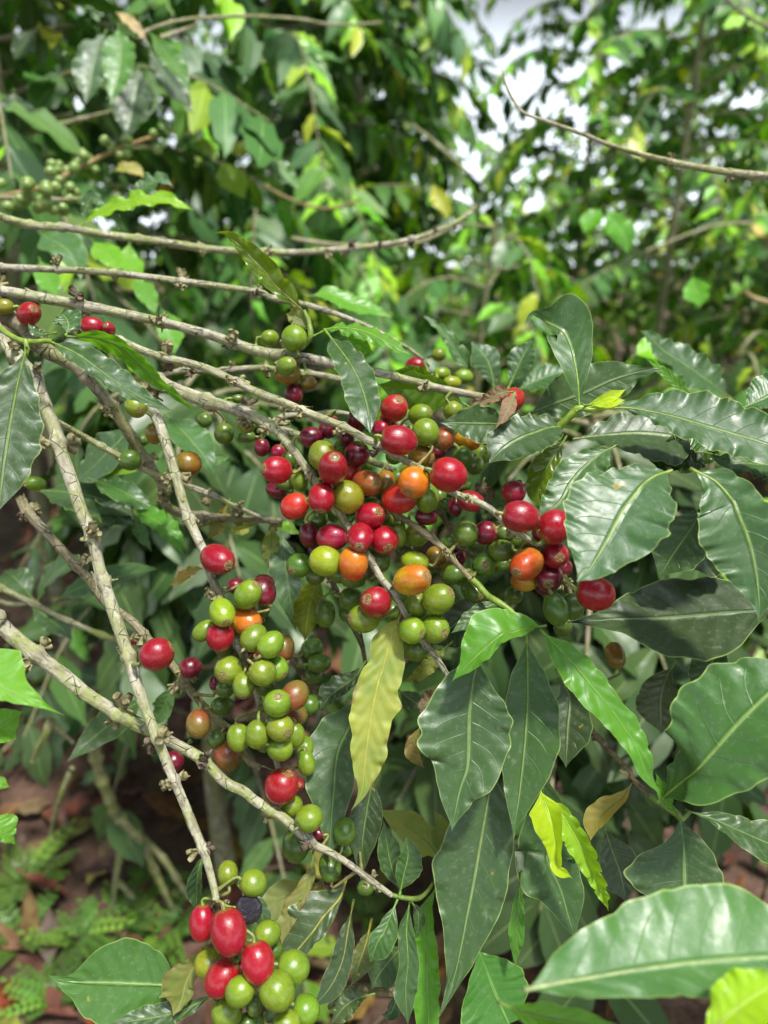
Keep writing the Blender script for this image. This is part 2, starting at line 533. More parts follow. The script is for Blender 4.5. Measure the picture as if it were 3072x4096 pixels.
LEAVES = []
def leaf(label, spec, d, wl, wr, col=(.032, .105, .030), mat='leaf', aL=14, aR=14, k=.55, curl=.0, amp=7, nw=5.0, quilt=.0006, nv=8, under=False,
         pet=22, petcol=(.16, .26, .05), group='leaves of the near coffee branches', name='coffee_leaf', cat='leaf', nt=78, ns=8, seed=None, mid=.9, tear=0):
    r = random.Random(seed if seed is not None else hash_str(label))
    amp *= 1.45; quilt = quilt * .5; nw *= 1.25
    if mat == 'young': col = (col[0] * .85, col[1] * .95, col[2] * .6)
    if mat == 'leaf': col = (col[0] * .40, col[1] * .55, col[2] * .30)
    uv = pts(spec); n = len(uv)
    W = [P(u, v, lerp_list(d, i / (n - 1))) for i, (u, v) in enumerate(uv)]
    path = Path(W, 14)
    b = MB()
    phL, phR, ph3 = r.uniform(0, 6.28), r.uniform(0, 6.28), r.uniform(0, 6.28)
    nwL, nwR = nw * r.uniform(.9, 1.15), nw * r.uniform(.9, 1.15)
    so = r.uniform(0, 50)
    rows, mids, Ns = [], [], []
    for i in range(nt + 1):
        t = i / nt
        p, T = path.at(t), path.tan(t)
        V = (CAM - p).normalized()
        dd = (p - CAM).dot(FWD)
        N = V + Vector((0, 0, 1)) * k
        N = (N - T * N.dot(T)).normalized()
        B = N.cross(T)                          # to the left seen from the camera, walking base -> tip
        ang = .18 * math.sin(3.1 * t + ph3)     # slight twist along the leaf
        row = []
        for j in range(-ns, ns + 1):
            s = abs(j) / ns
            left = j < 0
            w, a = (wl, aL) if left else (wr, aR)
            wpx = lerp_list(w, t) * (1 if isinstance(w, (list, tuple)) else shape_coffee(t))
            a = math.radians(lerp_list(a, t)) + (ang if left else -ang) * .5
            D = (B if left else -B) * math.cos(a) + N * math.sin(a)
            pr = (D - V * D.dot(V)).length
            x = max(wpx, 0) * dd / F / max(.36, pr)
            ph, q = (phL, nwL) if left else (phR, nwR)
            th = 2 * PI * q * t + ph + 2.2 * noise.noise(Vector((t * 4.5, so, 1.0 if left else 2.0)))
            env = min(1, t * 7) * min(1, (1 - t) * 5)
            x *= 1 + env * s * (.03 * math.sin(th + 1.2) + .10 * noise.noise(Vector((t * 9, so, 11.0 if left else 12.0))))
            pos = p + D * (x * s) + N * (curl * x * s * s)
            wave = amp * dd / F * env * (s ** 2.6) * (math.sin(th) + .4 * math.sin(2.3 * th + ph3)) * (.45 + .9 * abs(noise.noise(Vector((t * 6, so + 7, 3.0 if left else 4.0)))) * 1.6)
            pos += N * wave
            pos -= D * abs(wave) * .25 * s
            if quilt:
                cz = math.cos(2 * PI * nv * (t - .17 * s) + (0 if left else 2.8))
                pos += N * (quilt * math.sin(PI * min(1, s * 1.02)) ** .8 * (cz - .3 * cz * cz) * .55 * env)
                pos += N * (.0011 * noise.noise(pos * 55 + Vector((so, 0, 0))) * s * env)
            row.append(pos)
        # shallow channel along the midrib
        rows.append(row); mids.append(row[ns]); Ns.append(N)
    b.grid(rows, lambda i, j: (i / nt, j / (2 * ns)), flip=under)
    o = W[0].copy()
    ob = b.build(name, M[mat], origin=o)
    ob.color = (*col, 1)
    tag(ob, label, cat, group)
    if mid:
        # raised midrib running on into the stalk
        pw = pet * (W[0] - CAM).dot(FWD) / F
        t0 = path.tan(0)
        start = W[0] - t0 * pw
        cen = [start, W[0] - t0 * pw * .45] + [m + (CAM - m).normalized() * (-.00015) for m in mids[::3]]
        mp = Path(cen, 3)
        f0 = pw / max(mp.length, 1e-6)
        mm = MB()
        wmid = mid * .00072 * (1 if not isinstance(wl, (list, tuple)) else 1)
        mm.tube(mp, lambda t: wmid * (1.0 if t < f0 else (.62 * (1 - t) + .14)), 7, 40)
        m = mm.build('midrib', M['stem'], parent=ob, origin=o)
        m.color = (*petcol, 1)
    LEAVES.append(ob)
    return ob

def hash_str(s):
    h = 7
    for c in s:
        h = (h * 31 + ord(c)) % 1000003
    return h
GB = 'branches of the near coffee plant'
branch('pale grey branch running highest across the left, behind the olive upright leaf', '3 -140,50 0,75 330,85 680,105 1150,160 1659,230 4 100,271 360,325 650,425 850,520 980,595 1080,665', [.415, .41, .41, .42, .44], [18, 17, 16, 15, 14, 11, 8], lichen=.35, group=GB, seed=1)
branch('thick pale branch just above the twin red cherry, ending at the dry brown leaf', '3 -120,195 0,222 270,270 800,372 1290,490 1659,612 4 210,648 430,682 600,730 760,750 1000,808 1190,858 1400,900 1560,925 1680,960', [.375, .375, .37, .365, .36], [25, 24, 22, 23, 26, 22, 19, 16], lichen=.4, group=GB, seed=2)
branch('long straight branch crossing the centre cluster with a large red cherry below it', '3 420,420 620,480 800,556 1000,640 1340,730 1659,880 4 180,950 370,1030 560,1105 720,1190 1000,1345 1080,1385 1250,1520 1500,1625 8 0,110 170,215', [.37, .350, .336, .322, .317, .316, .317, .321], [18, 18, 19, 19, 19, 19, 18, 16, 14], lichen=.3, group=GB, seed=3)
branch('knotted branch bending down through the centre cluster to the yellow leaf', '3 780,610 900,705 1050,830 1300,925 1450,970 1600,1020 4 0,1045 130,1130 230,1245 300,1340 370,1440 450,1545 540,1655 7 600,100 720,270 810,430 880,510 940,612 1000,715 1080,830 1180,960 1290,1140', [.37, .36, .343, .332, .327, .323, .323, .326, .333], [26, 30, 36, 30, 26, 23, 21, 20, 18, 17, 15, 14, 13], lichen=.4, group=GB, seed=4)
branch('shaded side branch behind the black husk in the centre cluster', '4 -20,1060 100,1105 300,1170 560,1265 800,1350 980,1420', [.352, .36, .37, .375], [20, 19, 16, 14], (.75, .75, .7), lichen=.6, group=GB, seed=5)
branch('thin grey side branch forking behind the long straight branch', '4 60,1120 180,1040 400,1025 540,1015 700,1050', [.36, .37, .375, .375], [15, 14, 14, 9], lichen=.3, group=GB, seed=6)
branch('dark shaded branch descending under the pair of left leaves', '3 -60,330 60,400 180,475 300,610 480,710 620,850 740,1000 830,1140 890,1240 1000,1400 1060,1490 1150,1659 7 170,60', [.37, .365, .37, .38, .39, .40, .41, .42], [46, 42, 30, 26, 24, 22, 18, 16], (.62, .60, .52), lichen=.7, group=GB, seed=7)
branch('brown branch dropping from the olive cherry into the green cluster', '3 960,860 990,1000 1040,1110 1100,1290 1150,1470 1205,1659 6 1270,150 1320,260 1370,420 1430,560 1530,830 1590,960 7 10,1180 40,1330 90,1480 140,1650 A 150,60', [.375, .36, .355, .35, .345, .343, .345, .35], [24, 25, 24, 24, 22, 21, 20, 18, 16, 13], lichen=.35, group=GB, seed=8)
branch('long pale branch falling from the left leaves to the black shrivelled cherry', '3 -20,470 60,600 150,700 230,800 300,985 360,1140 390,1265 470,1480 530,1659 6 600,160 650,380 720,600 790,810 850,990 890,1130 960,1320 1030,1500 1095,1659 9 1180,200 1250,370 1330,570 1385,770 1400,850', [.35, .335, .33, .325, .32, .312, .305, .30], [28, 31, 33, 33, 31, 29, 29, 28, 25, 23, 22, 17], lichen=.45, group=GB, seed=9)
branch('lichen-spotted branch slanting from the lower left edge under the green cluster', '6 -80,640 0,725 100,820 230,925 400,1050 560,1180 720,1280 930,1400 1090,1480 1300,1600 9 1460,90 1580,150 A 0,215 160,310 370,490 470,540 600,620 720,710 880,825', [.31, .313, .32, .328, .335, .335, .335, .34], [36, 35, 33, 31, 28, 26, 25, 24, 19, 15, 12], lichen=1.0, group=GB, seed=10)
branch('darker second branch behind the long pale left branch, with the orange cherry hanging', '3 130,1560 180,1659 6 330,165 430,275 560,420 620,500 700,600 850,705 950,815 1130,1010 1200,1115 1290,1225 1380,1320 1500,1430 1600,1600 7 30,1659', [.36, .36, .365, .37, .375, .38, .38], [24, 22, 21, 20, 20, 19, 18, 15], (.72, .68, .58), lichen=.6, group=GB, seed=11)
branch('thin twig reaching right from the long pale branch toward the curled yellow leaves', '3 300,1030 360,1070 560,1180 760,1290 900,1370 1100,1450 1380,1550 1500,1610 7 0,20 90,60', [.335, .37, .385, .40, .41, .42], [17, 16, 15, 14, 14, 11, 8], lichen=.9, group=GB, seed=12)
branch('blurred twig low on the left passing behind the long pale branch', '6 -80,440 0,490 150,560 390,680 640,790 800,850 1000,950', [.48, .48, .5, .52], [15, 14, 13, 12], (.9, .95, .75), lichen=1.0, fine=False, group=GB, seed=13)
branch('short pale twig end poking in at the left edge', '6 -80,575 0,585 90,600 170,595', [.5, .5], [16, 15, 9], lichen=.5, fine=False, group=GB, seed=14)
branch('pale lichened branch at the upper left, blurred to the right', '0 -90,835 0,866 130,900 278,912 420,938 648,968 830,995 1018,1008 1180,1010 1333,1000 1480,985 1630,960 1770,915 1889,850', [.45, .46, .48, .52, .58, .64], [20, 19, 19, 17, 15, 13, 11, 8], lichen=.9, group=GB, seed=15, stubs=.7)
branch('bare twig with a hooked tip reaching in from the upper right edge', '2 515,320 530,375 565,440 610,490 720,530 850,575 960,620 1090,660 1210,692 1340,720 1500,745 1659,762 1760,775', [.47, .47, .46, .45, .45], [5, 7, 9, 11, 13, 15, 17, 19], (1.1, 1.08, 1.0), lichen=.4, group=GB, seed=16, stubs=.3, swell=.2, nodes=.04)
branch('brown twig below the centre cluster ending in the bright green shoot', '7 730,-170 830,-60 890,0 1020,85 1110,150 1230,250 1300,335 1390,430', [.345, .333, .325, .322, .322], [15, 15, 15, 16, 14, 13], (.85, .75, .62), lichen=.2, group=GB, seed=17)
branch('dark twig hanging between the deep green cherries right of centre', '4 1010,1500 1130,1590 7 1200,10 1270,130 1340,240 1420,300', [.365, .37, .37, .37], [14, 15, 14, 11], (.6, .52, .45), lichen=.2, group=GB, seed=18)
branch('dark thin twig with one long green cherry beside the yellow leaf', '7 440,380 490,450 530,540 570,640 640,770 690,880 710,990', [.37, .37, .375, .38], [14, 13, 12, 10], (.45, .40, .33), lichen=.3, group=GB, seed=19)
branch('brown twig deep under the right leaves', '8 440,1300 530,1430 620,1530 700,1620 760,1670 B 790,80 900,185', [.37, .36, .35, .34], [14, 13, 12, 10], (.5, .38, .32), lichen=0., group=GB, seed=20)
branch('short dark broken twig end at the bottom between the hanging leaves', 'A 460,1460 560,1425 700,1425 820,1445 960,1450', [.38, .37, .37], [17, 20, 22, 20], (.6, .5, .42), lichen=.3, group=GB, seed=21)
branch('grey twig half hidden just under the thick pale branch', '3 1060,775 1180,745 1400,745 1659,725 4 170,740 380,765 560,800', [.40, .40, .405, .41, .41], [13, 14, 15, 14, 15], lichen=.5, group=GB, seed=22)
branch('thin fruiting twig behind the pointed dark leaf on the right', '4 900,1080 1100,1170 1280,1220 1460,1210 1640,1190', [.36, .365, .37, .375], [13, 13, 12, 10], (.6, .5, .42), lichen=.2, group=GB, seed=23)
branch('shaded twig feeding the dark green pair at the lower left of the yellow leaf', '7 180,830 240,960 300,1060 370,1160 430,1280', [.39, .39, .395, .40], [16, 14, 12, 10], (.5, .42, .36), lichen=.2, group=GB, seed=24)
branch('dark twig carrying the dense bottom bunch of red and green cherries', '9 1400,840 1440,930 1510,1100 1560,1230 1600,1400 1640,1560 1650,1720', [.308, .315, .32, .322, .322], [17, 15, 14, 13, 12], (.40, .36, .30), lichen=.3, group=GB, seed=25, stubs=1.2, nodes=.014)
branch('short twig holding the right-hand bunch beside the big pale leaf', '8 120,190 220,330 310,420 370,500 390,600', [.333, .34, .345, .345], [14, 13, 12, 10], (.5, .45, .36), lichen=.3, group=GB, seed=26, nodes=.016)

# green shoots (the soft new wood)
def shoot(label, spec, d, rad, col=(.20, .30, .045)):
    uv = pts(spec); n = len(uv)
    W = [P(u, v, lerp_list(d, i / (n - 1))) for i, (u, v) in enumerate(uv)]
    p = Path(W, 10)
    b = MB()
    nn = max(1, int(p.length / .02))
    b.tube(p, lambda t: lerp_list(rad, t) * ((p.at(t) - CAM).dot(FWD)) / F * (1 + .22 * math.exp(-((((t * nn) % 1) - .5) / .12) ** 2)), 10, 40)
    o = b.build('green_shoot', M['stem'], origin=W[0].copy())
    o.color = (*col, 1)
    return tag(o, label, 'shoot', 'soft green shoots')
shoot('green shoot tip carrying the pair of left leaves', '3 -60,440 10,475 60,510 130,545 200,558 300,550 345,555', [.33, .315, .312, .31], [12, 12, 11, 10])
shoot('short green stalk joining the large left edge leaf to its shoot', '3 165,545 175,600 165,640', [.311, .309, .305], [10, 9, 9])
shoot('green shoot linking the brown twig to the bright curled leaf right of centre', '7 1385,425 1440,475 1500,540 1560,580 8 -10,640 60,720 140,760', [.325, .318, .312, .31], [14, 13, 12, 11, 10])
shoot('bright green shoot bearing the upright leaf and yellow bud on the right', '5 250,1140 330,1080 400,1015 432,985 520,1000 590,992', [.338, .333, .33, .328, .325], [13, 13, 14, 11, 9], (.26, .40, .045))
shoot('green shoot tip with four small dark leaves at the bottom centre', 'A 880,822 960,842 1050,845 1110,800 1150,740', [.34, .338, .336, .332], [9, 9, 8, 6], (.13, .21, .04))
shoot('green shoot holding the dark pointed leaf at the lower right', 'B 900,185 960,230 1060,290 1100,330 1150,285', [.33, .325, .322, .325], [12, 12, 12, 9], (.16, .25, .05))
shoot('short green shoot behind the olive upright leaf near the top green cherries', '4 300,590 350,530 345,440 310,350', [.365, .36, .36, .36], [9, 10, 9, 8], (.2, .3, .05))
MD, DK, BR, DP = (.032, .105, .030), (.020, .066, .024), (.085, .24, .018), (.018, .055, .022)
YG, OL, YE = (.24, .36, .012), (.085, .12, .018), (.40, .40, .07)
# ---- left
leaf('large dark leaf hanging down the left edge of the picture', '3 165,620 110,850 60,1130 20,1400 -8,1660', [.302, .298, .292, .286], [0, 55, 95, 120, 110, 75, 0], [0, 66, 112, 138, 138, 86, 0], DK, k=.5, amp=8, aL=8, aR=12, pet=20)
leaf('dark leaf of the left pair, lying in front of its bright twin', '3 335,558 500,635 680,765 860,885 1000,955 1135,1018', [.308, .303, .300, .298], [0, 34, 62, 66, 50, 22, 0], [0, 40, 42, 40, 36, 22, 0], (.026, .085, .034), k=.55, amp=8, nw=5.5, pet=4)
leaf('bright green leaf of the left pair, folded behind its dark twin', '3 440,522 620,530 780,590 900,690 1010,810 1120,890 1200,955 1268,1018', [.312, .315, .316, .318], [0, 22, 34, 26, 34, 26, 14, 0], [0, 34, 46, 44, 36, 18, 12, 0], BR, mat='young', k=-.5, amp=8, nw=5, aL=30, aR=-25, pet=6, under=True)
leaf('small upright leaf between the left shoot and the twin red cherry', '3 430,505 445,450 420,395 385,368', [.316, .32, .322], [0, 42, 48, 0], [0, 48, 60, 0], MD, k=.2, amp=8, nw=3, pet=12, nt=40)
leaf('little dark leaf curling at the left shoot under the red cherry', '3 345,500 270,508 215,480 180,435', [.316, .318, .32], [0, 14, 18, 0], [0, 18, 20, 0], DK, k=.4, amp=4, nw=3, nt=30)
leaf('glossy bright leaf poking in at the left edge beside the lichened branch', '6 -240,900 -80,1060 60,1165 200,1215 320,1275 418,1318', [.265, .262, .262, .265], [0, 100, 135, 105, 45, 10, 0], [0, 90, 80, 45, 28, 12, 0], (.11, .30, .02), mat='young', k=.9, amp=5, nw=3)
leaf('green leaf just below the glossy bright leaf at the left edge', '6 -120,1420 -20,1400 70,1340 150,1292', [.275, .278, .28], [0, 55, 50, 0], [0, 60, 70, 0], BR, mat='young', k=.8, amp=5, nw=3)
leaf('small bright leaf tip at the left edge low down', '9 -60,60 0,100 66,122', [.27, .27, .272], [0, 26, 0], [0, 22, 0], BR, mat='young', amp=3, nw=2, nt=30)
leaf('bright wavy leaf tip at the left edge above the fern-like weeds', '9 -70,320 0,400 55,460 100,498', [.272, .272, .275], [0, 70, 42, 0], [0, 60, 20, 0], BR, mat='young', amp=6, nw=3, nt=40)
leaf('broad dull leaf lying at the bottom left with toothed edge', '9 1180,1414 950,1403 700,1393 480,1388 390,1372 312,1345', [.325, .322, .318, .316, .315], [0, 95, 138, 146, 120, 40, 0], [0, 92, 140, 150, 110, 30, 0], (.045, .16, .026), k=-.5, amp=4, nw=4, quilt=.0009, nv=9, aL=4, aR=8)
leaf('narrow dark leaf along the bottom edge under the broad dull leaf', '9 1380,1470 1240,1545 1080,1600 900,1630 710,1660', [.322, .318, .315, .312], [0, 28, 42, 36, 0], [0, 30, 46, 40, 0], DK, k=.9, amp=5, nw=4)
leaf('curled olive leaf with a scorched brown tip beside the bottom bunch', '9 1345,1120 1270,1270 1210,1390 1180,1500 1120,1610', [.324, .318, .316, .312], [0, 14, 32, 34, 0], [0, 30, 90, 80, 0], (.21, .20, .06), mat='aged', k=.5, amp=9, nw=3, aR=35)
leaf('slim green leaf behind the end of the long pale branch', '9 1335,540 1290,650 1275,790 1275,930', [.325, .325, .328], [0, 16, 18, 0], [0, 26, 42, 0], (.03, .11, .035), k=.5, amp=3, nw=2)
leaf('blue-grey leaf in shade under the lichened branch', '6 930,1215 800,1290 690,1390 560,1500 430,1622', [.47, .45, .43, .42], [0, 50, 66, 42, 0], [0, 46, 62, 40, 0], (.028, .07, .04), k=.9, amp=3, nw=3)
leaf('dark green leaf beside the blue-grey leaf behind the long pale branch', '6 1140,1110 1090,1200 1040,1300 960,1380', [.43, .43, .44], [0, 36, 34, 0], [0, 40, 40, 0], (.04, .14, .02), k=.6, amp=4, nw=3)
leaf('pale blurred leaf upright in the shade left of the long pale branch', '6 245,570 300,460 390,370 560,285', [.55, .54, .53], [0, 45, 48, 0], [0, 40, 46, 0], (.035, .09, .045), k=1.2, amp=4, nw=3)
leaf('pale pointed leaf with a yellow tip passing behind the long pale branch', '6 375,560 560,475 780,420 900,385 1035,368', [.52, .51, .50, .49], [0, 46, 58, 40, 0], [0, 52, 70, 52, 0], (.045, .13, .05), k=1.3, amp=4, nw=3)
leaf('round dark leaf deep in shade at the left', '6 210,560 150,480 90,420 30,380', [.56, .56, .57], [0, 50, 55, 0], [0, 45, 50, 0], (.02, .07, .03), k=1, amp=4, nw=3)
leaf('bluish leaf drooping below the yellow-tipped pale leaf', '6 200,600 300,680 380,740 470,830', [.56, .55, .54], [0, 40, 55, 0], [0, 40, 50, 0], (.03, .08, .045), k=1, amp=4, nw=3)
leaf('broad pale leaf behind the dark descending branch', '3 500,1460 600,1370 700,1270 790,1180 860,1110', [.47, .46, .46], [0, 60, 85, 60, 0], [0, 55, 75, 50, 0], (.04, .11, .06), k=1.3, amp=4, nw=3)
leaf('wide bluish leaf at the left below the round green cherry', '3 240,1520 430,1530 640,1570 880,1690', [.48, .47, .46], [0, 50, 62, 0], [0, 70, 90, 0], (.035, .09, .05), k=1.3, amp=4, nw=3)
leaf('deep green leaf lying over the wide bluish leaf', '3 600,1450 740,1500 880,1570 1020,1659', [.45, .44, .44], [0, 42, 44, 0], [0, 46, 48, 0], (.03, .13, .025), k=1., amp=5, nw=3)
leaf('yellow-green leaf strip between the blurred left leaves', '3 640,1445 740,1410 850,1395 900,1390', [.46, .45, .45], [0, 18, 16, 0], [0, 18, 14, 0], (.11, .22, .015), mat='young', k=1, amp=3, nw=2, nt=30)
leaf('shining leaf with a white midrib right of the brown branch', '3 1090,1040 1180,1130 1280,1240 1350,1340 1400,1440', [.47, .46, .45, .45], [0, 60, 75, 45, 0], [0, 55, 68, 45, 0], (.045, .15, .05), k=1.3, amp=4, nw=3)
leaf('small pale leaf tip pointing right beside the shining leaf', '3 1340,1335 1400,1330 1490,1300', [.46, .46, .46], [0, 16, 0], [0, 16, 0], (.06, .17, .06), k=1, amp=2, nw=2, nt=24)
leaf('wavy bright green leaf hanging behind the olive cherry branch', '6 870,-20 960,30 1060,90 1130,170 1195,285', [.44, .435, .43, .43], [0, 48, 50, 34, 0], [0, 34, 36, 28, 0], (.06, .22, .02), mat='young', k=.8, amp=7, nw=4)
leaf('dark narrow leaf dangling left of the wavy bright green leaf', '6 860,0 890,90 930,170 985,260', [.45, .45, .45], [0, 30, 22, 0], [0, 24, 20, 0], (.03, .12, .025), k=.6, amp=4, nw=3)
leaf('bluish leaf sheltering above the lone red cherry on the left', '6 640,-60 720,0 800,50 862,85', [.46, .46, .46], [0, 60, 60, 0], [0, 50, 50, 0], (.03, .08, .05), k=1.2, amp=4, nw=3)
leaf('scorched orange-brown curled leaf near the lone red cherry', '6 1480,-60 1430,40 1390,110 1345,180', [.42, .42, .42], [0, 24, 30, 0], [0, 22, 28, 0], (.24, .13, .03), mat='aged', k=.4, amp=8, nw=3)
leaf('withered yellow-brown leaf scrap below the lone red cherry', '6 1330,360 1230,390 1160,430 1100,480', [.43, .43, .43], [0, 18, 22, 0], [0, 22, 20, 0], (.30, .17, .03), mat='aged', k=.4, amp=8, nw=3)
leaf('crinkled olive leaf hanging left of the dark red cherries', '7 90,80 100,170 90,260 80,370', [.43, .43, .43], [0, 34, 28, 0], [0, 32, 30, 0], (.17, .20, .04), mat='aged', k=.5, amp=9, nw=4)
leaf('yellow curled leaf edge lying near the left of the centre cluster', '6 1659,70 1600,95 1540,110 1480,90', [.42, .42, .42], [0, 20, 22, 0], [0, 18, 18, 0], (.33, .33, .05), mat='aged', k=.6, amp=6, nw=3)
leaf('young light green leaf at the tip of the thin left twig', '7 100,60 170,85 230,110 300,150', [.43, .42, .42], [0, 22, 24, 0], [0, 24, 22, 0], (.14, .30, .03), mat='young', k=1, amp=4, nw=3)
leaf('long bluish leaf hanging behind the dark red pair', '7 175,150 190,330 215,520 260,780', [.44, .43, .42, .42], [0, 50, 55, 30, 0], [0, 62, 70, 40, 0], (.032, .10, .05), k=.8, amp=4, nw=3)
# ---- top centre
leaf('olive wavy leaf standing upright above the pale branches', '4 305,355 205,265 110,175 40,80 0 920,948 852,930', [.362, .36, .358, .356, .352], [0, 24, 34, 36, 30, 14, 0], [0, 44, 52, 52, 42, 24, 0], (.11, .17, .016), mat='young', k=-.3, amp=7, nw=4, under=True, pet=10, petcol=(.25, .22, .07))
leaf('small scorched olive leaf under the upright wavy leaf', '4 345,500 320,440 260,400 190,375', [.362, .362, .364], [0, 30, 34, 0], [0, 34, 40, 0], (.11, .13, .02), mat='aged', k=.2, amp=8, nw=3, petcol=(.2, .3, .05))
leaf('shiny arched leaf reaching right above the dark spotted leaf', '4 385,512 480,470 600,468 720,495 850,560 930,605 1003,642', [.362, .358, .354, .352], [0, 18, 30, 34, 34, 22, 0], [0, 16, 30, 30, 32, 22, 0], (.075, .22, .02), mat='young', k=1.4, amp=9, nw=5, aL=-20, aR=-20, petcol=(.25, .4, .06))
leaf('light green leaf tip under the shiny arched leaf', '4 560,510 650,555 715,600 768,640', [.366, .366, .366], [0, 18, 24, 0], [0, 30, 24, 0], (.10, .28, .02), mat='young', k=-.4, amp=4, nw=2, under=True)
leaf('dark spotted leaf with a pale hole hanging across the middle branches', '4 478,520 540,600 605,690 660,790 695,880 725,990 742,1152', [.355, .345, .335, .33, .322, .316], [0, 42, 60, 66, 62, 46, 0], [0, 46, 60, 70, 78, 76, 0], (.022, .075, .032), k=.45, amp=7, nw=4.5, pet=60, petcol=(.2, .33, .05), aL=10, aR=12)
leaf('long blurred light green leaf behind the shiny arched leaf', '4 350,260 480,240 620,300 760,340 880,400', [.5, .5, .5, .5], [0, 28, 34, 26, 0], [0, 34, 36, 26, 0], (.08, .26, .025), mat='young', k=1.2, amp=5, nw=3)
leaf('thin dark leaf edge-on behind the red cherry at the top', '4 1400,760 1310,640 1240,520 1150,430 1065,372', [.46, .46, .46], [0, 22, 26, 16, 0], [0, 40, 34, 16, 0], (.04, .14, .03), k=.8, amp=6, nw=3)
leaf('broad green leaf seen from below behind the end of the thick pale branch', '4 1350,960 1220,890 1060,870 900,860 790,830', [.378, .375, .372, .37], [0, 66, 84, 60, 0], [0, 40, 66, 62, 0], (.10, .19, .02), mat='young', k=-.2, amp=5, nw=3, under=True)
leaf('green leaf seen from below above the thick pale branch', '4 1165,800 1090,770 1000,750 895,742', [.375, .374, .373], [0, 26, 30, 0], [0, 28, 24, 0], (.09, .16, .02), mat='young', k=-.2, amp=5, nw=3, under=True)
# ---- right, upper
leaf('upright grey-green leaf with a curled square tip on the right shoot', '5 437,985 425,800 395,640 362,540 320,480 230,432 130,385 78,455', [.328, .328, .332, .338, .338, .328, .322], [0, 26, 54, 74, 78, 40, 26, 22, 0], [0, 26, 56, 80, 112, 138, 50, 18, 0], (.035, .11, .045), k=0.7, amp=3, nw=2.6, aL=[20, 20, 30, 50], aR=[14, 14, 30, 60], pet=10, petcol=(.26, .40, .06))
leaf('dark leaf with brown spots behind the upright grey-green leaf', '5 130,1010 300,950 470,890 640,810 780,765 880,745 985,725', [.36, .357, .353, .35], [0, 80, 118, 104, 76, 26, 0], [0, 60, 84, 84, 80, 30, 0], (.03, .09, .014), k=0.0, amp=7, nw=4, petcol=(.12, .2, .05), aL=-10)
leaf('yellow-green folded bud leaf pointing right on the bright shoot', '5 450,990 540,950 640,910 742,862', [.326, .322, .319], [0, 14, 24, 0], [0, 14, 20, 0], (.36, .46, .015), mat='young', k=.8, amp=1.5, nw=2, aL=35, aR=35, quilt=.0003)
leaf('yellow-green lower bud leaf of the bright shoot', '5 500,965 570,958 650,938 735,932', [.324, .32, .317], [0, 16, 18, 0], [0, 14, 26, 0], (.36, .46, .015), mat='young', k=.8, amp=1.5, nw=2, aL=30, aR=30, quilt=.0003)
leaf('long pale grey-green leaf arching to the right edge', '5 590,992 750,985 1000,1030 1250,1100 1500,1172 1659,1222 1800,1290', [.324, .318, .310, .302, .296, .295], [0, 44, 104, 126, 124, 112, 100], [0, 16, 48, 70, 84, 84, 60], (.032, .105, .042), k=0.75, amp=11, nw=5.5, aL=8, aR=10, petcol=(.28, .36, .07))
leaf('dark leaf with a pale midrib under the long arching leaf', '5 430,1182 640,1155 850,1145 1080,1170 1240,1215', [.348, .345, .343, .342], [0, 70, 100, 80, 0], [0, 60, 108, 112, 0], (.016, .052, .022), k=1.5, amp=6, nw=4, petcol=(.20, .3, .06))
leaf('dark wavy leaf nearest the right of the dry brown leaf', '5 345,1108 240,1112 150,1142 50,1178 4 1600,1245 1510,1345', [.335, .330, .325, .32, .318], [0, 66, 92, 98, 80, 0], [0, 66, 96, 94, 84, 0], (.020, .066, .026), k=0.9, amp=10, nw=6, aL=12, aR=10, petcol=(.2, .33, .06))
leaf('pointed dark leaf with a yellow spot left of the dark wavy leaf', '4 1640,1095 1540,1088 1420,1085 1300,1082 1192,1080', [.34, .335, .33, .327], [0, 72, 78, 50, 0], [0, 62, 76, 46, 0], (.022, .072, .026), k=0.35, amp=4, nw=3)
leaf('dry brown curled leaf caught on the end of the thick pale branch', '4 1660,880 1590,890 1500,935 1430,945 1362,965', [.335, .332, .335, .338], [0, 22, 20, 16, 0], [0, 34, 30, 18, 0], (.13, .06, .045), mat='dry', k=.4, amp=8, nw=4, pet=4)
leaf('dry brown leaf flap hanging down in front of the pointed dark leaf', '5 20,880 4 1650,960 1610,1040 1548,1122', [.328, .322, .318], [0, 26, 22, 0], [0, 36, 24, 0], (.17, .085, .06), mat='dry', k=.4, amp=5, nw=3, pet=4)
leaf('shrivelled brown leaf in the dark gap right of the long straight branch', '4 1480,1440 1470,1500 1500,1560 1480,1620', [.36, .355, .352], [0, 26, 34, 0], [0, 34, 40, 0], (.10, .055, .045), mat='dry', k=.3, amp=10, nw=4, pet=4)
leaf('second shrivelled brown leaf touching the wine red cherry', '5 120,1520 60,1490 10,1500 4 1580,1540', [.36, .357, .355], [0, 24, 26, 0], [0, 22, 24, 0], (.09, .05, .045), mat='dry', k=.3, amp=9, nw=4, pet=4)
leaf('very large pale leaf with a nibbled rim in front on the right', '5 1012,1398 930,1425 850,1480 780,1570 715,1659 8 620,180 510,360 420,455', [.290, .285, .280, .276, .270, .266], [0, 70, 128, 176, 186, 180, 120, 70, 0], [0, 60, 140, 205, 225, 215, 170, 90, 0], (.042, .125, .055), k=0.75, amp=8, nw=6, aL=8, aR=10, quilt=.0005, petcol=(.28, .38, .07), mid=1.1)
leaf('pale leaf at the right edge drooping beside the very large pale leaf', '5 1185,1393 1320,1465 1430,1590 8 1460,0 1530,170 1575,350 1600,560 1600,705', [.292, .288, .284, .28, .276], [0, 60, 90, 118, 122, 110, 90, 50, 0], [0, 70, 130, 160, 170, 150, 110, 40, 0], (.036, .125, .045), k=0.7, amp=8, nw=6, aL=12, aR=10, petcol=(.27, .38, .07), mid=1.1)
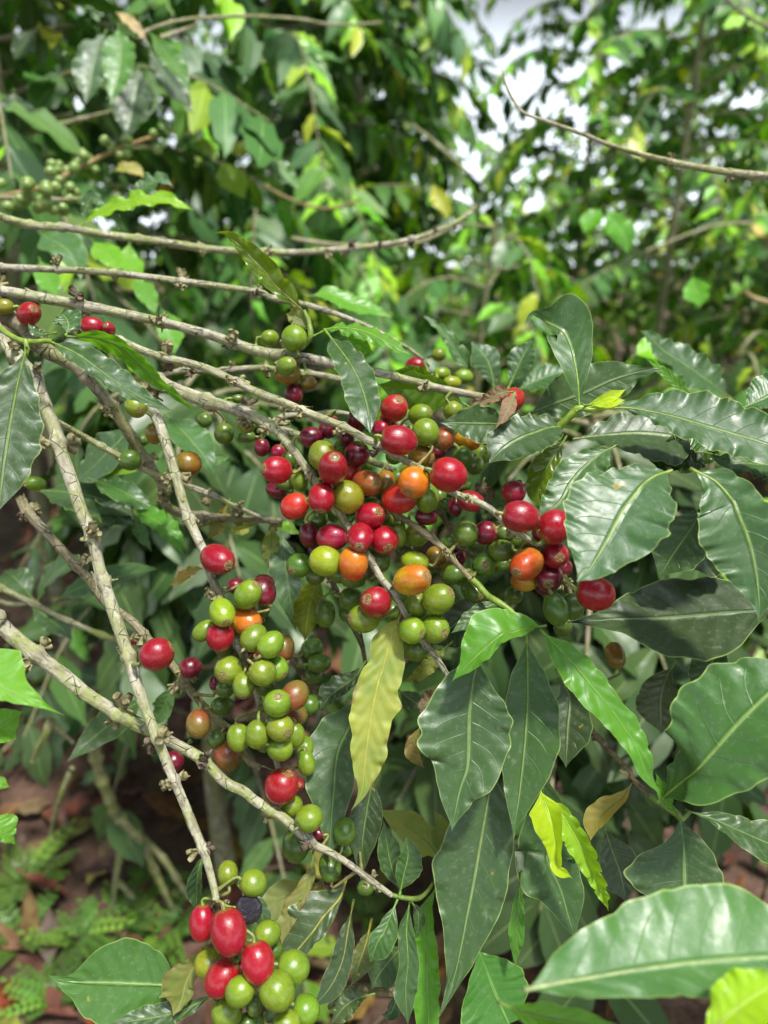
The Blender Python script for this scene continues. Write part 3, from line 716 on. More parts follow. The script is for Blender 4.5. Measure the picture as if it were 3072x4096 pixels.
leaf('grey-green leaf with a rolled edge left of the very large pale leaf', '5 655,1238 560,1290 450,1380 370,1480 300,1600 8 150,60', [.328, .325, .322, .318, .316], [0, 64, 84, 92, 76, 0], [0, 50, 76, 80, 66, 0], (.030, .10, .034), k=0.5, amp=8, nw=4)
leaf('olive leaf seen from below between cherries and the grey-green rolled leaf', '5 340,1190 270,1300 200,1420 170,1540 210,1659', [.345, .342, .34, .34], [0, 30, 48, 36, 0], [0, 50, 60, 46, 0], (.09, .14, .02), mat='young', k=.0, amp=5, nw=3, under=True)
leaf('small green leaf tip crossing the half-hidden red cherry', '8 262,-40 250,20 215,70 165,128', [.318, .314, .312], [0, 16, 16, 0], [0, 18, 14, 0], (.06, .18, .02), mat='young', k=.3, amp=2, nw=2, nt=30)
leaf('dark crumpled olive leaf under the long arching leaf', '5 1370,1300 1220,1270 1080,1290 960,1310 850,1285', [.345, .342, .34, .338], [0, 60, 86, 60, 0], [0, 60, 90, 60, 0], (.055, .10, .016), mat='leaf', k=.1, amp=12, nw=4, under=True)
leaf('wavy green leaf rim at the right edge under the long arching leaf', '5 1750,1330 1620,1350 1500,1340 1400,1340 1282,1290', [.318, .315, .315, .315], [0, 60, 66, 40, 0], [0, 60, 60, 40, 0], (.035, .11, .035), k=1.0, amp=10, nw=4)
leaf('deep green leaf hanging below the long arching leaf', '5 1120,1090 1220,1130 1300,1190 1370,1245', [.335, .333, .332], [0, 66, 70, 0], [0, 70, 66, 0], (.04, .13, .02), k=.4, amp=5, nw=3)
leaf('pale leaf at the right edge above the long arching leaf', '5 1500,985 1600,935 1700,890 1830,850', [.36, .36, .36], [0, 70, 90, 0], [0, 60, 80, 0], (.045, .15, .05), k=1.2, amp=5, nw=3)
leaf('soft-focus pale leaf with a spiky rim behind the yellow bud', '5 1400,905 1260,800 1120,700 980,610 900,530 825,480', [.5, .5, .5, .5], [0, 46, 64, 46, 30, 0], [0, 62, 70, 60, 40, 0], (.035, .11, .055), k=1.4, amp=9, nw=5)
leaf('narrow bright leaf edge behind the long arching leaf', '5 1165,910 1080,850 990,760 920,700 870,670', [.37, .37, .37], [0, 14, 18, 14, 0], [0, 26, 26, 16, 0], (.075, .22, .02), mat='young', k=.6, amp=4, nw=3)
leaf('blurred grey leaf rising left of the upright grey-green leaf', '4 1545,868 1530,770 1490,660 1395,555', [.46, .46, .46], [0, 44, 60, 0], [0, 36, 52, 0], (.03, .10, .05), k=1, amp=4, nw=3, petcol=(.26, .4, .08))
leaf('second blurred grey leaf rising left of the upright grey-green leaf', '4 1640,845 5 20,760 70,650 135,540', [.45, .45, .45], [0, 40, 52, 0], [0, 40, 48, 0], (.035, .11, .05), k=1, amp=4, nw=3, petcol=(.26, .4, .08))
leaf('blurred leaf lying flat behind the stem of the upright leaf', '5 35,870 130,820 250,770 385,735', [.44, .44, .44], [0, 36, 46, 0], [0, 40, 44, 0], (.04, .13, .05), k=1.4, amp=4, nw=3)
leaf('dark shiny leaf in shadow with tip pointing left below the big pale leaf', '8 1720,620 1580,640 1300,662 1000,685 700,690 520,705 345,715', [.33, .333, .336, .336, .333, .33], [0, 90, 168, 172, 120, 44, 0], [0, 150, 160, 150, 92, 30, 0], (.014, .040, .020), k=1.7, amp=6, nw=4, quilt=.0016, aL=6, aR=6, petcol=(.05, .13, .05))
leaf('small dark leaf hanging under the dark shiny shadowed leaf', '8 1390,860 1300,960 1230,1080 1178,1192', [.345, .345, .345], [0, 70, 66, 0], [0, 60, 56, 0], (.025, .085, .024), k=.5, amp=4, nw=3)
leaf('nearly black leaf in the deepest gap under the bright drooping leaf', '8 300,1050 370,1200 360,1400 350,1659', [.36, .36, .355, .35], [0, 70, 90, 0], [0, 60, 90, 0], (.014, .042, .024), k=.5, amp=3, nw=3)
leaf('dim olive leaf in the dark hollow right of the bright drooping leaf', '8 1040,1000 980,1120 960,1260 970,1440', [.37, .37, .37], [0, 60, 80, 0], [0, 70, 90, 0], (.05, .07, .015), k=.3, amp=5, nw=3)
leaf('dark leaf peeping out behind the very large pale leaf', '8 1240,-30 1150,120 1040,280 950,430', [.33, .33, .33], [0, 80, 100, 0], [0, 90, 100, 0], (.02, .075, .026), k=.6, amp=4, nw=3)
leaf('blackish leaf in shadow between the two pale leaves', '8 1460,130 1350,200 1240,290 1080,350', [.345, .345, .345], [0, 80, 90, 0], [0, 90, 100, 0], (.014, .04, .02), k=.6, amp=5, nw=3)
# ---- right, lower
leaf('bright green drooping leaf slanting down to the lower right', '8 205,785 350,930 500,1110 650,1290 760,1450 820,1560 B 880,60 960,170', [.312, .306, .30, .296, .293, .292], [0, 44, 66, 64, 58, 62, 50, 30, 0], [0, 54, 70, 74, 66, 50, 40, 26, 0], (.06, .21, .016), mat='young', k=.9, amp=6, nw=6, aL=14, aR=10, petcol=(.16, .34, .04))
leaf('bright curled leaf at the top of the drooping group right of centre', '8 190,740 100,750 0,782 7 1600,790 1500,870 1400,960 1270,1095', [.308, .305, .300, .298, .298], [0, 22, 34, 30, 40, 26, 0], [0, 70, 118, 126, 96, 36, 0], (.07, .23, .016), mat='young', k=.8, amp=6, nw=4, aL=28, aR=6)
leaf('dull grey-green leaf peeking out under the bright curled leaf', '7 1600,590 1500,615 1400,690 1265,785', [.325, .322, .32], [0, 26, 34, 0], [0, 30, 36, 0], (.04, .10, .04), k=.6, amp=5, nw=3)
leaf('broad glossy leaf hanging left in the drooping group', '7 1440,950 1405,1120 1385,1300 1380,1500 A 1370,0 1320,150 1285,320 1268,412', [.318, .315, .312, .309, .306, .303], [0, 70, 140, 168, 170, 140, 90, 40, 0], [0, 110, 150, 200, 198, 170, 110, 50, 0], (.030, .090, .036), k=.75, amp=5, nw=4.5, quilt=.0012, aL=8, aR=8, petcol=(.16, .24, .07))
leaf('glossy mid leaf between the broad glossy leaf and the bright drooping one', '8 95,830 103,1000 98,1250 82,1500 B 50,150 28,300 8,440', [.328, .325, .322, .318, .315, .312], [0, 66, 120, 132, 112, 56, 0], [0, 60, 84, 84, 80, 50, 0], (.032, .105, .034), k=0.6, amp=4, nw=4, petcol=(.19, .30, .06))
leaf('longest glossy leaf hanging to the bottom edge with an eaten rim', 'A 1545,20 1515,150 1470,400 1420,700 1360,1000 1310,1250 1255,1450 1165,1659', [.335, .333, .33, .327, .323, .318, .312], [0, 90, 130, 128, 122, 100, 60, 18, 0], [0, 70, 130, 165, 150, 96, 55, 20, 0], (.026, .082, .034), k=.75, amp=6, nw=4.5, quilt=.0012, aL=8, aR=8, petcol=(.20, .28, .09))
leaf('long green leaf shaded behind the twisted young leaf', '8 190,1659 B 230,500 230,600 310,780 370,980 420,1130', [.35, .348, .345, .342], [0, 70, 92, 110, 70, 0], [0, 60, 112, 130, 60, 0], (.026, .105, .026), k=.6, amp=4, nw=4, petcol=(.12, .24, .05))
leaf('flat green leaf under the bottom end of the longest glossy leaf', 'A 1440,1180 1500,1330 1560,1480 1640,1659', [.35, .348, .345], [0, 110, 130, 60], [0, 110, 160, 90], (.035, .16, .022), mat='young', k=.7, amp=3, nw=3, petcol=(.12, .28, .05))
leaf('bright green upright strip of leaf left of the longest glossy leaf', 'A 1165,770 1115,950 1105,1200 1110,1450 1120,1659', [.352, .35, .347, .345], [0, 26, 46, 52, 40], [0, 50, 62, 66, 50], (.065, .23, .012), mat='young', k=.4, amp=6, nw=5, petcol=(.16, .34, .04))
leaf('green leaf edge at the right of the longest glossy leaf', 'B 60,700 40,880 30,1050 20,1300', [.342, .34, .338], [0, 26, 30, 0], [0, 22, 30, 0], (.05, .18, .016), mat='young', k=.4, amp=5, nw=3)
leaf('small cupped leaf on the bottom centre shoot', 'A 905,880 870,960 830,1060 785,1130 738,1262', [.338, .334, .331, .33], [0, 36, 62, 54, 0], [0, 22, 34, 28, 0], (.032, .115, .03), k=.6, amp=2, nw=2, aL=25, aR=25, petcol=(.15, .3, .05))
leaf('long narrow dark leaf hanging from the bottom centre shoot', 'A 995,870 975,1050 985,1250 970,1450 985,1670', [.34, .337, .334, .332], [0, 32, 46, 44, 0], [0, 34, 36, 44, 0], (.024, .085, .030), k=0.4, amp=4, nw=3, petcol=(.15, .3, .05))
leaf('short dark leaf tucked behind the long narrow dark leaf', 'A 1010,870 1045,930 1055,1000 1045,1090', [.345, .345, .345], [0, 22, 24, 0], [0, 18, 18, 0], (.022, .08, .028), k=.5, amp=2, nw=2, nt=30)
leaf('small upright dark leaf on the bottom centre shoot', 'A 935,800 960,680 985,560 970,440', [.338, .338, .338], [0, 34, 36, 0], [0, 54, 58, 0], (.022, .085, .026), k=.4, amp=3, nw=2, aL=28, aR=10, petcol=(.15, .3, .05))
leaf('dark leaf standing behind the small upright leaf', 'A 930,790 880,650 850,500 825,340', [.352, .352, .352], [0, 40, 40, 0], [0, 46, 48, 0], (.022, .08, .03), k=.5, amp=4, nw=2)
leaf('olive spotted leaf spread behind the small upright leaf', 'A 1190,590 1110,480 980,380 880,320 782,268', [.362, .36, .358], [0, 60, 60, 36, 0], [0, 50, 64, 40, 0], (.17, .22, .035), mat='aged', k=.2, amp=5, nw=3)
leaf('folded olive flap beside the broad glossy leaf tip', 'A 1190,570 1165,450 1180,350 1150,275', [.352, .352, .352], [0, 16, 22, 0], [0, 34, 44, 0], (.12, .17, .03), mat='aged', k=.1, amp=4, nw=2)
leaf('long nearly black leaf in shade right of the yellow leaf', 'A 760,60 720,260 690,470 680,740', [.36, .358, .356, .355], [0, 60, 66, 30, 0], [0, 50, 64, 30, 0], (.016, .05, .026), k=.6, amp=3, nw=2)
leaf('bluish dark leaf hanging just left of the yellow leaf', '7 690,1200 600,1400 540,1530 515,1659 A 505,140 490,320 480,480 476,610', [.36, .357, .352, .346, .342], [0, 60, 76, 82, 66, 40, 0], [0, 70, 120, 132, 110, 74, 30, 0], (.024, .075, .040), k=.7, amp=4, nw=4, petcol=(.14, .24, .06), aL=8, aR=8)
leaf('dead yellowing leaf hanging below the centre cluster', '7 932,678 880,800 830,980 780,1150 742,1350 720,1500 700,1659 A 690,130 660,210 617,275', [.330, .324, .318, .315, .313, .312], [0, 40, 68, 84, 88, 110, 84, 80, 90, 52, 20, 0], [0, 48, 70, 66, 80, 86, 84, 66, 60, 34, 14, 0], (.29, .33, .055), mat='aged', k=.45, amp=8, nw=6.5, aL=10, aR=10, pet=26, petcol=(.42, .42, .10), nv=11, quilt=.0012)
leaf('dark wavy leaf in shade left of the yellow leaf', '7 695,990 640,1070 560,1130 480,1190 412,1290', [.365, .363, .36], [0, 20, 34, 30, 0], [0, 34, 52, 46, 0], (.018, .055, .022), k=.5, amp=7, nw=4)
leaf('dim olive leaf hanging left of the long green cherry', '7 420,400 370,520 340,650 315,840', [.39, .388, .386], [0, 50, 46, 0], [0, 54, 60, 0], (.11, .13, .012), mat='young', k=.2, amp=3, nw=3, under=True)
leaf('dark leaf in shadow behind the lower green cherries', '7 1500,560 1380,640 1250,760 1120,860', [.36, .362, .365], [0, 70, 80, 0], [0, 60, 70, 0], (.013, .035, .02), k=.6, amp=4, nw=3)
leaf('curled olive leaf edge below the lower green cherries', '7 1250,860 1170,930 1080,1030 950,1110', [.35, .35, .35], [0, 34, 30, 0], [0, 26, 24, 0], (.13, .15, .03), mat='aged', k=.4, amp=8, nw=4)
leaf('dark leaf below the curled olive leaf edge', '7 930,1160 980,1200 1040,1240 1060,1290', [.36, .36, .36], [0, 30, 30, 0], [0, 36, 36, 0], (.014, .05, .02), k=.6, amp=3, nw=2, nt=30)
leaf('dead maroon-brown leaf left of the broad glossy leaf', '7 1220,1150 1160,1200 1090,1260 1070,1340', [.345, .343, .342], [0, 36, 30, 0], [0, 40, 26, 0], (.11, .055, .05), mat='dry', k=.4, amp=6, nw=3)
leaf('dead olive-brown leaf strip beside the broad glossy leaf', '7 1070,1380 1030,1470 1010,1560 1090,1659', [.345, .345, .345], [0, 22, 26, 0], [0, 24, 26, 0], (.16, .11, .035), mat='aged', k=.4, amp=5, nw=3)
leaf('huge blurred pale leaf closest to the camera at the lower right', 'B 90,1436 250,1405 400,1378 600,1345 800,1312 1200,1262 1659,1228 2000,1215', [.205, .207, .21, .213, .217, .22], [0, 120, 190, 245, 268, 272, 220, 0], [0, 62, 84, 110, 130, 150, 120, 0], (.07, .20, .07), k=.9, amp=14, nw=3.5, aL=10, aR=16, quilt=.0009, nv=6, petcol=(.30, .38, .18), mid=1.3, pet=10)
leaf('yellow-green blurred leaf in the lower right corner', 'B 1240,1760 1400,1600 1560,1480 1800,1350', [.195, .195, .195], [0, 90, 100, 0], [0, 110, 110, 0], (.24, .42, .012), mat='young', k=.9, amp=16, nw=3, petcol=(.4, .5, .1), aL=26, aR=26)
leaf('blurred green leaf along the bottom edge under the huge pale leaf', 'B -60,1530 100,1590 350,1640 600,1680 800,1740', [.225, .225, .225], [0, 45, 50, 30, 0], [0, 60, 60, 40, 0], (.09, .26, .012), mat='young', k=.9, amp=6, nw=3)
leaf('glossy big leaf filling the right edge above the huge blurred leaf', 'B 965,203 1110,85 8 1220,1650 1450,1390 1660,1180 1900,960', [.31, .298, .288, .282, .28, .28], [0, 84, 180, 232, 236, 160, 0], [0, 66, 130, 190, 200, 150, 0], (.048, .165, .040), k=1.0, amp=7, nw=6, quilt=.0013, aL=8, aR=8, petcol=(.28, .42, .09), mid=1.15)
leaf('twisted yellow-green young leaf with a hooked tip', 'B 185,150 225,260 255,360 285,470 290,580 310,660 392,715', [.322, .318, .314, .312, .314], [0, 46, 44, 24, 22, 20, 0], [0, 64, 70, 52, 32, 26, 0], (.34, .46, .008), mat='young', k=.8, amp=7, nw=2.5, aL=[20, 70, 75, 40], aR=[20, 45, 30, 60], petcol=(.3, .45, .03))
leaf('long crinkled yellow-green leaf beside the twisted young leaf', 'B 215,190 300,270 370,380 440,500 515,660 570,780 625,925', [.326, .322, .32, .32], [0, 34, 46, 50, 40, 30, 0], [0, 44, 56, 48, 36, 26, 0], (.20, .36, .010), mat='young', k=.6, amp=13, nw=6, aL=[20, 65, 60], aR=[10, 25, 20], petcol=(.3, .45, .04))
leaf('olive leaf with orange rust patches in the dark gap', 'B 778,95 720,190 620,270 540,370 508,475', [.345, .342, .34], [0, 18, 26, 24, 0], [0, 26, 50, 56, 0], (.24, .20, .03), mat='aged', k=.3, amp=3, nw=2, petcol=(.2, .22, .05))
leaf('dark kite-shaped leaf with a pale midrib at the lower right', 'B 1088,320 1112,500 1118,650 1122,790 1125,960', [.322, .318, .315, .312], [0, 80, 130, 138, 0], [0, 72, 190, 200, 0], (.022, .08, .030), k=.7, amp=4, nw=3, petcol=(.13, .26, .05))
leaf('dark leaf stretching to the right edge above the brown ground gap', 'B 1160,285 1300,330 1450,395 1659,485 1850,560', [.325, .322, .32, .32], [0, 36, 60, 80, 0], [0, 30, 66, 76, 0], (.020, .075, .026), k=.8, amp=4, nw=3, petcol=(.12, .22, .05))
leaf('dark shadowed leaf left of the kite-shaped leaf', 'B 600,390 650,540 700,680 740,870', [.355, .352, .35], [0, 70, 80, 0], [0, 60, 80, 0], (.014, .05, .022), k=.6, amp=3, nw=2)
leaf('small bright leaf joining the drooping leaf at the lower right shoot', 'B 1080,310 1020,240 980,150 930,30', [.318, .31, .305], [0, 20, 30, 0], [0, 20, 30, 0], (.07, .22, .02), mat='young', k=.6, amp=4, nw=3)
# ---- bottom centre, around the bunch
leaf('large glossy greyish leaf with a burnt edge right of the bottom bunch', 'A 585,720 545,840 440,960 370,1060 270,1180 170,1300 60,1420', [.35, .346, .342, .34, .338], [0, 14, 46, 40, 36, 20, 0], [0, 60, 110, 128, 110, 60, 0], (.045, .075, .040), k=.8, amp=6, nw=5, quilt=.0012, petcol=(.34, .32, .06), pet=10, mid=1.2)
leaf('dark leaf behind the large glossy greyish leaf', 'A 620,920 595,1060 560,1250 480,1420 360,1560', [.358, .356, .354, .352], [0, 30, 42, 46, 0], [0, 36, 46, 40, 0], (.028, .065, .035), k=.7, amp=4, nw=3, petcol=(.34, .36, .08), pet=40)
leaf('long olive leaf hanging behind the black shrivelled cherry', 'A 370,570 360,680 310,790 240,920 190,1040 165,1150', [.352, .348, .345, .342], [0, 20, 26, 30, 24, 0], [0, 24, 34, 44, 34, 0], (.19, .19, .05), mat='aged', k=.2, amp=5, nw=3)
leaf('broad dull olive leaf spread behind the long olive leaf', 'A 410,740 290,800 170,840 60,930 -40,1020', [.365, .363, .36], [0, 50, 66, 50, 0], [0, 40, 60, 40, 0], (.18, .21, .06), mat='aged', k=.3, amp=4, nw=3)
leaf('orange-stained olive leaf right of the long olive leaf', 'A 440,730 400,830 360,920 300,1010', [.36, .358, .356], [0, 24, 28, 0], [0, 28, 34, 0], (.26, .19, .035), mat='aged', k=.2, amp=4, nw=3)
leaf('dark olive leaf on a yellow stalk at the bottom', 'A 735,1040 715,1130 680,1230 640,1350 610,1420', [.36, .358, .356], [0, 44, 56, 30, 0], [0, 30, 36, 22, 0], (.07, .10, .025), mat='aged', k=.4, amp=6, nw=3, petcol=(.38, .34, .06), pet=40)
leaf('crumpled dark green leaf at the bottom edge', 'A 740,1470 640,1500 560,1560 490,1659', [.365, .362, .36], [0, 36, 46, 0], [0, 40, 50, 0], (.05, .085, .025), k=.5, amp=9, nw=4)
leaf('deep green leaf in shade between the small cupped leaf and the bunch', 'A 960,1150 880,1230 800,1330 750,1430', [.362, .362, .362], [0, 60, 66, 0], [0, 50, 60, 0], (.022, .09, .022), k=.5, amp=3, nw=2)
leaf('dark pointed leaf at the bottom edge left of the narrow dark leaf', 'A 930,1440 900,1530 870,1590 810,1600', [.355, .353, .352], [0, 26, 30, 0], [0, 20, 22, 0], (.022, .075, .03), k=.5, amp=3, nw=2, nt=30)
leaf('bluish leaf in shade behind the black shrivelled cherry', '9 1560,780 1620,860 A 40,960 30,1080', [.34, .34, .34], [0, 34, 36, 0], [0, 34, 36, 0], (.03, .08, .05), k=.5, amp=2, nw=2, nt=30)
# ---- mid distance leaves, upper left
GM = 'soft-focus leaves of the upper left coffee branch'
leaf('bluish soft-focus leaf at the left of the upper left leaf trio', '1 455,140 420,210 395,300 385,370 368,452', [.80, .78, .77], [0, 44, 62, 50, 0], [0, 52, 70, 60, 0], (.032, .095, .05), k=1., amp=5, nw=3, group=GM)
leaf('bright soft-focus leaf with a white shining midrib in the upper left trio', '1 512,120 520,210 510,310 490,390 478,455', [.77, .75, .74], [0, 56, 60, 44, 0], [0, 56, 62, 40, 0], (.06, .20, .02), k=1., amp=5, nw=4, group=GM)
leaf('slim bright soft-focus leaf at the right of the upper left trio', '1 650,150 720,230 780,320 828,408', [.77, .75, .74], [0, 40, 40, 0], [0, 38, 38, 0], (.05, .17, .02), k=1., amp=4, nw=3, group=GM)
leaf('dark blue-green soft-focus leaf under the slim bright one', '1 640,200 700,300 770,400 838,500', [.80, .79, .78], [0, 42, 44, 0], [0, 40, 40, 0], (.022, .065, .045), k=1.2, amp=4, nw=3, group=GM)
leaf('large dark soft-focus leaf hanging below the upper left trio', '1 600,290 580,390 560,500 545,610', [.84, .83, .82], [0, 80, 76, 0], [0, 70, 66, 0], (.02, .07, .035), k=.8, amp=4, nw=3, group=GM)
leaf('whitish dead leaf tip above the upper left trio', '1 640,185 590,120 540,75 495,50', [.78, .78, .78], [0, 18, 22, 0], [0, 20, 22, 0], (.36, .28, .20), mat='dry', k=.6, amp=6, nw=3, group=GM)
leaf('yellow-green curled leaf standing on the pale upper left branch', '1 355,968 440,915 540,880 640,858 740,870 838,910', [.50, .50, .50], [0, 26, 34, 36, 26, 0], [0, 20, 22, 26, 20, 0], (.17, .34, .012), mat='young', k=1., amp=10, nw=4, group=GM, petcol=(.3, .42, .05), pet=30)
leaf('dark wavy leaf just behind the yellow-green curled leaf', '1 570,870 640,800 700,780 752,812', [.52, .52, .52], [0, 36, 34, 0], [0, 28, 22, 0], (.035, .12, .04), k=1., amp=8, nw=3, group=GM)
leaf('dark half-curled leaf at the stalk of the yellow-green curled leaf', '1 365,960 370,900 400,855 470,885', [.51, .51, .51], [0, 20, 24, 0], [0, 30, 30, 0], (.03, .10, .045), k=.8, amp=5, nw=3, group=GM, nt=36)
leaf('pale yellow-green blurred leaf hanging left of centre high up', '1 950,700 985,750 1020,800 1062,862', [.95, .95, .95], [0, 50, 46, 0], [0, 52, 46, 0], (.17, .27, .03), mat='young', k=.9, amp=4, nw=3, group=GM)
leaf('yellow blurred leaf above the pale yellow-green one', '1 985,660 1050,640 1110,665 1150,690', [.95, .95, .95], [0, 28, 30, 0], [0, 26, 26, 0], (.36, .36, .04), mat='young', k=1.2, amp=4, nw=3, group=GM)
leaf('long bright blurred leaf slanting right below the yellow one', '1 1130,650 1190,710 1240,760 1298,818', [.96, .96, .96], [0, 36, 36, 0], [0, 34, 34, 0], (.07, .22, .02), k=1.2, amp=4, nw=3, group=GM)
leaf('grey-green blurred leaf hanging above the pale yellow-green one', '1 950,450 990,500 1030,550 1065,608', [1.0, 1.0, 1.0], [0, 38, 36, 0], [0, 36, 34, 0], (.06, .16, .04), k=1.2, amp=4, nw=3, group=GM)
leaf('orange-green blurred leaf left of the yellow one', '1 820,620 860,625 900,650 935,700', [.95, .95, .95], [0, 28, 28, 0], [0, 28, 28, 0], (.13, .20, .015), mat='young', k=1., amp=3, nw=2, group=GM)
leaf('tan blurred leaf above the yellow-green curled leaf', '1 490,740 540,720 590,735 625,770', [.75, .75, .75], [0, 20, 24, 0], [0, 22, 24, 0], (.33, .28, .06), mat='aged', k=1., amp=3, nw=2, group=GM)
leaf('pale leaf at the left under the upper left branch', '1 180,1010 230,1040 290,1080 330,1150 350,1210', [.62, .61, .60], [0, 70, 70, 50, 0], [0, 66, 64, 40, 0], (.05, .16, .06), k=1.2, amp=3, nw=2, group=GM)
leaf('light green leaf with a shining tip under the upper left branch', '3 260,30 290,100 330,190 380,265', [.60, .59, .58], [0, 40, 42, 0], [0, 44, 44, 0], (.09, .27, .03), mat='young', k=1., amp=3, nw=2, group=GM)
leaf('yellow-green leaf hanging between the two upper left branches', '1 400,1040 450,1090 3 740,40 770,120', [.62, .61, .60], [0, 50, 46, 0], [0, 48, 44, 0], (.13, .33, .02), mat='young', k=.9, amp=3, nw=2, group=GM)
leaf('second yellow-green leaf hanging between the two upper left branches', '1 560,1050 3 830,20 870,90 930,160', [.64, .63, .62], [0, 46, 44, 0], [0, 44, 40, 0], (.12, .31, .02), mat='young', k=.9, amp=3, nw=2, group=GM)
leaf('long light leaf hanging behind the second branch from the top', '3 880,120 920,200 970,290 1010,380', [.62, .61, .60], [0, 40, 38, 0], [0, 38, 36, 0], (.09, .26, .03), mat='young', k=.9, amp=3, nw=2, group=GM)
leaf('soft-focus light leaf hanging below the thick pale branch on the left', '3 1040,330 1080,420 1110,520 1130,640', [.58, .58, .57], [0, 50, 46, 0], [0, 44, 44, 0], (.085, .26, .03), mat='young', k=.9, amp=3, nw=2, group=GM)
leaf('dark blurred leaf at the left edge above the bare twig', '1 150,130 120,170 90,210 60,260', [.95, .95, .95], [0, 34, 36, 0], [0, 34, 34, 0], (.022, .07, .04), k=1.2, amp=3, nw=2, group=GM)
leaf('dark broad blurred leaf at the left edge below the bare twig', '1 60,400 70,470 80,530 70,600', [.88, .88, .88], [0, 60, 60, 0], [0, 60, 60, 0], (.018, .06, .035), k=.8, amp=3, nw=2, group=GM)
leaf('bright blurred leaf standing among the right bushes', '5 1170,130 1190,200 1210,270 1215,335', [.95, .95, .95], [0, 40, 40, 0], [0, 46, 46, 0], (.10, .34, .02), mat='young', k=1., amp=3, nw=2, group='soft-focus leaves on the right')
leaf('bright round blurred leaf behind the spotted dark leaf', '5 800,640 850,620 900,610 960,640', [.62, .62, .62], [0, 44, 46, 0], [0, 50, 50, 0], (.16, .42, .015), mat='young', k=1., amp=3, nw=2, group='soft-focus leaves on the right')
leaf('bright blurred leaf pair tip left among the right bushes', '2 940,900 910,930 880,970 865,1010', [1.1, 1.1, 1.1], [0, 36, 36, 0], [0, 36, 36, 0], (.09, .30, .02), mat='young', k=1., amp=3, nw=2, group='soft-focus leaves on the right')
leaf('bright blurred leaf hanging right of the pair tip', '2 960,900 1000,960 1040,1020 1055,1100', [1.1, 1.1, 1.1], [0, 42, 42, 0], [0, 42, 42, 0], (.07, .25, .02), mat='young', k=1., amp=3, nw=2, group='soft-focus leaves on the right')
leaf('yellow blurred leaf hanging in the middle distance', '2 210,790 230,840 260,890 280,950', [1.2, 1.2, 1.2], [0, 30, 30, 0], [0, 32, 30, 0], (.34, .34, .03), mat='young', k=.8, amp=3, nw=2, group='soft-focus leaves on the right')
# ------------------------------------------------------------------ the cherries
CC = {  # colour, second colour
    'R': ((.31, .003, .020), (.29, .008, .012)), 'M': ((.26, .006, .040), (.34, .008, .022)), 'D': ((.17, .004, .020), (.11, .003, .014)),
    'C': ((.44, .035, .012), (.40, .011, .015)), 'O': ((.52, .17, .009), (.48, .058, .010)), 'A': ((.58, .29, .010), (.52, .135, .009)),
    'Y': ((.27, .25, .010), (.16, .20, .011)), 'L': ((.29, .36, .012), (.20, .29, .013)), 'G': ((.130, .220, .012), (.19, .285, .016)),
    'g': ((.070, .140, .014), (.100, .175, .017)), 'T': ((.34, .030, .016), (.27, .085, .014)), 'N': ((.25, .070, .022), (.18, .115, .018)),
    'W': ((.20, .145, .010), (.27, .13, .009))}
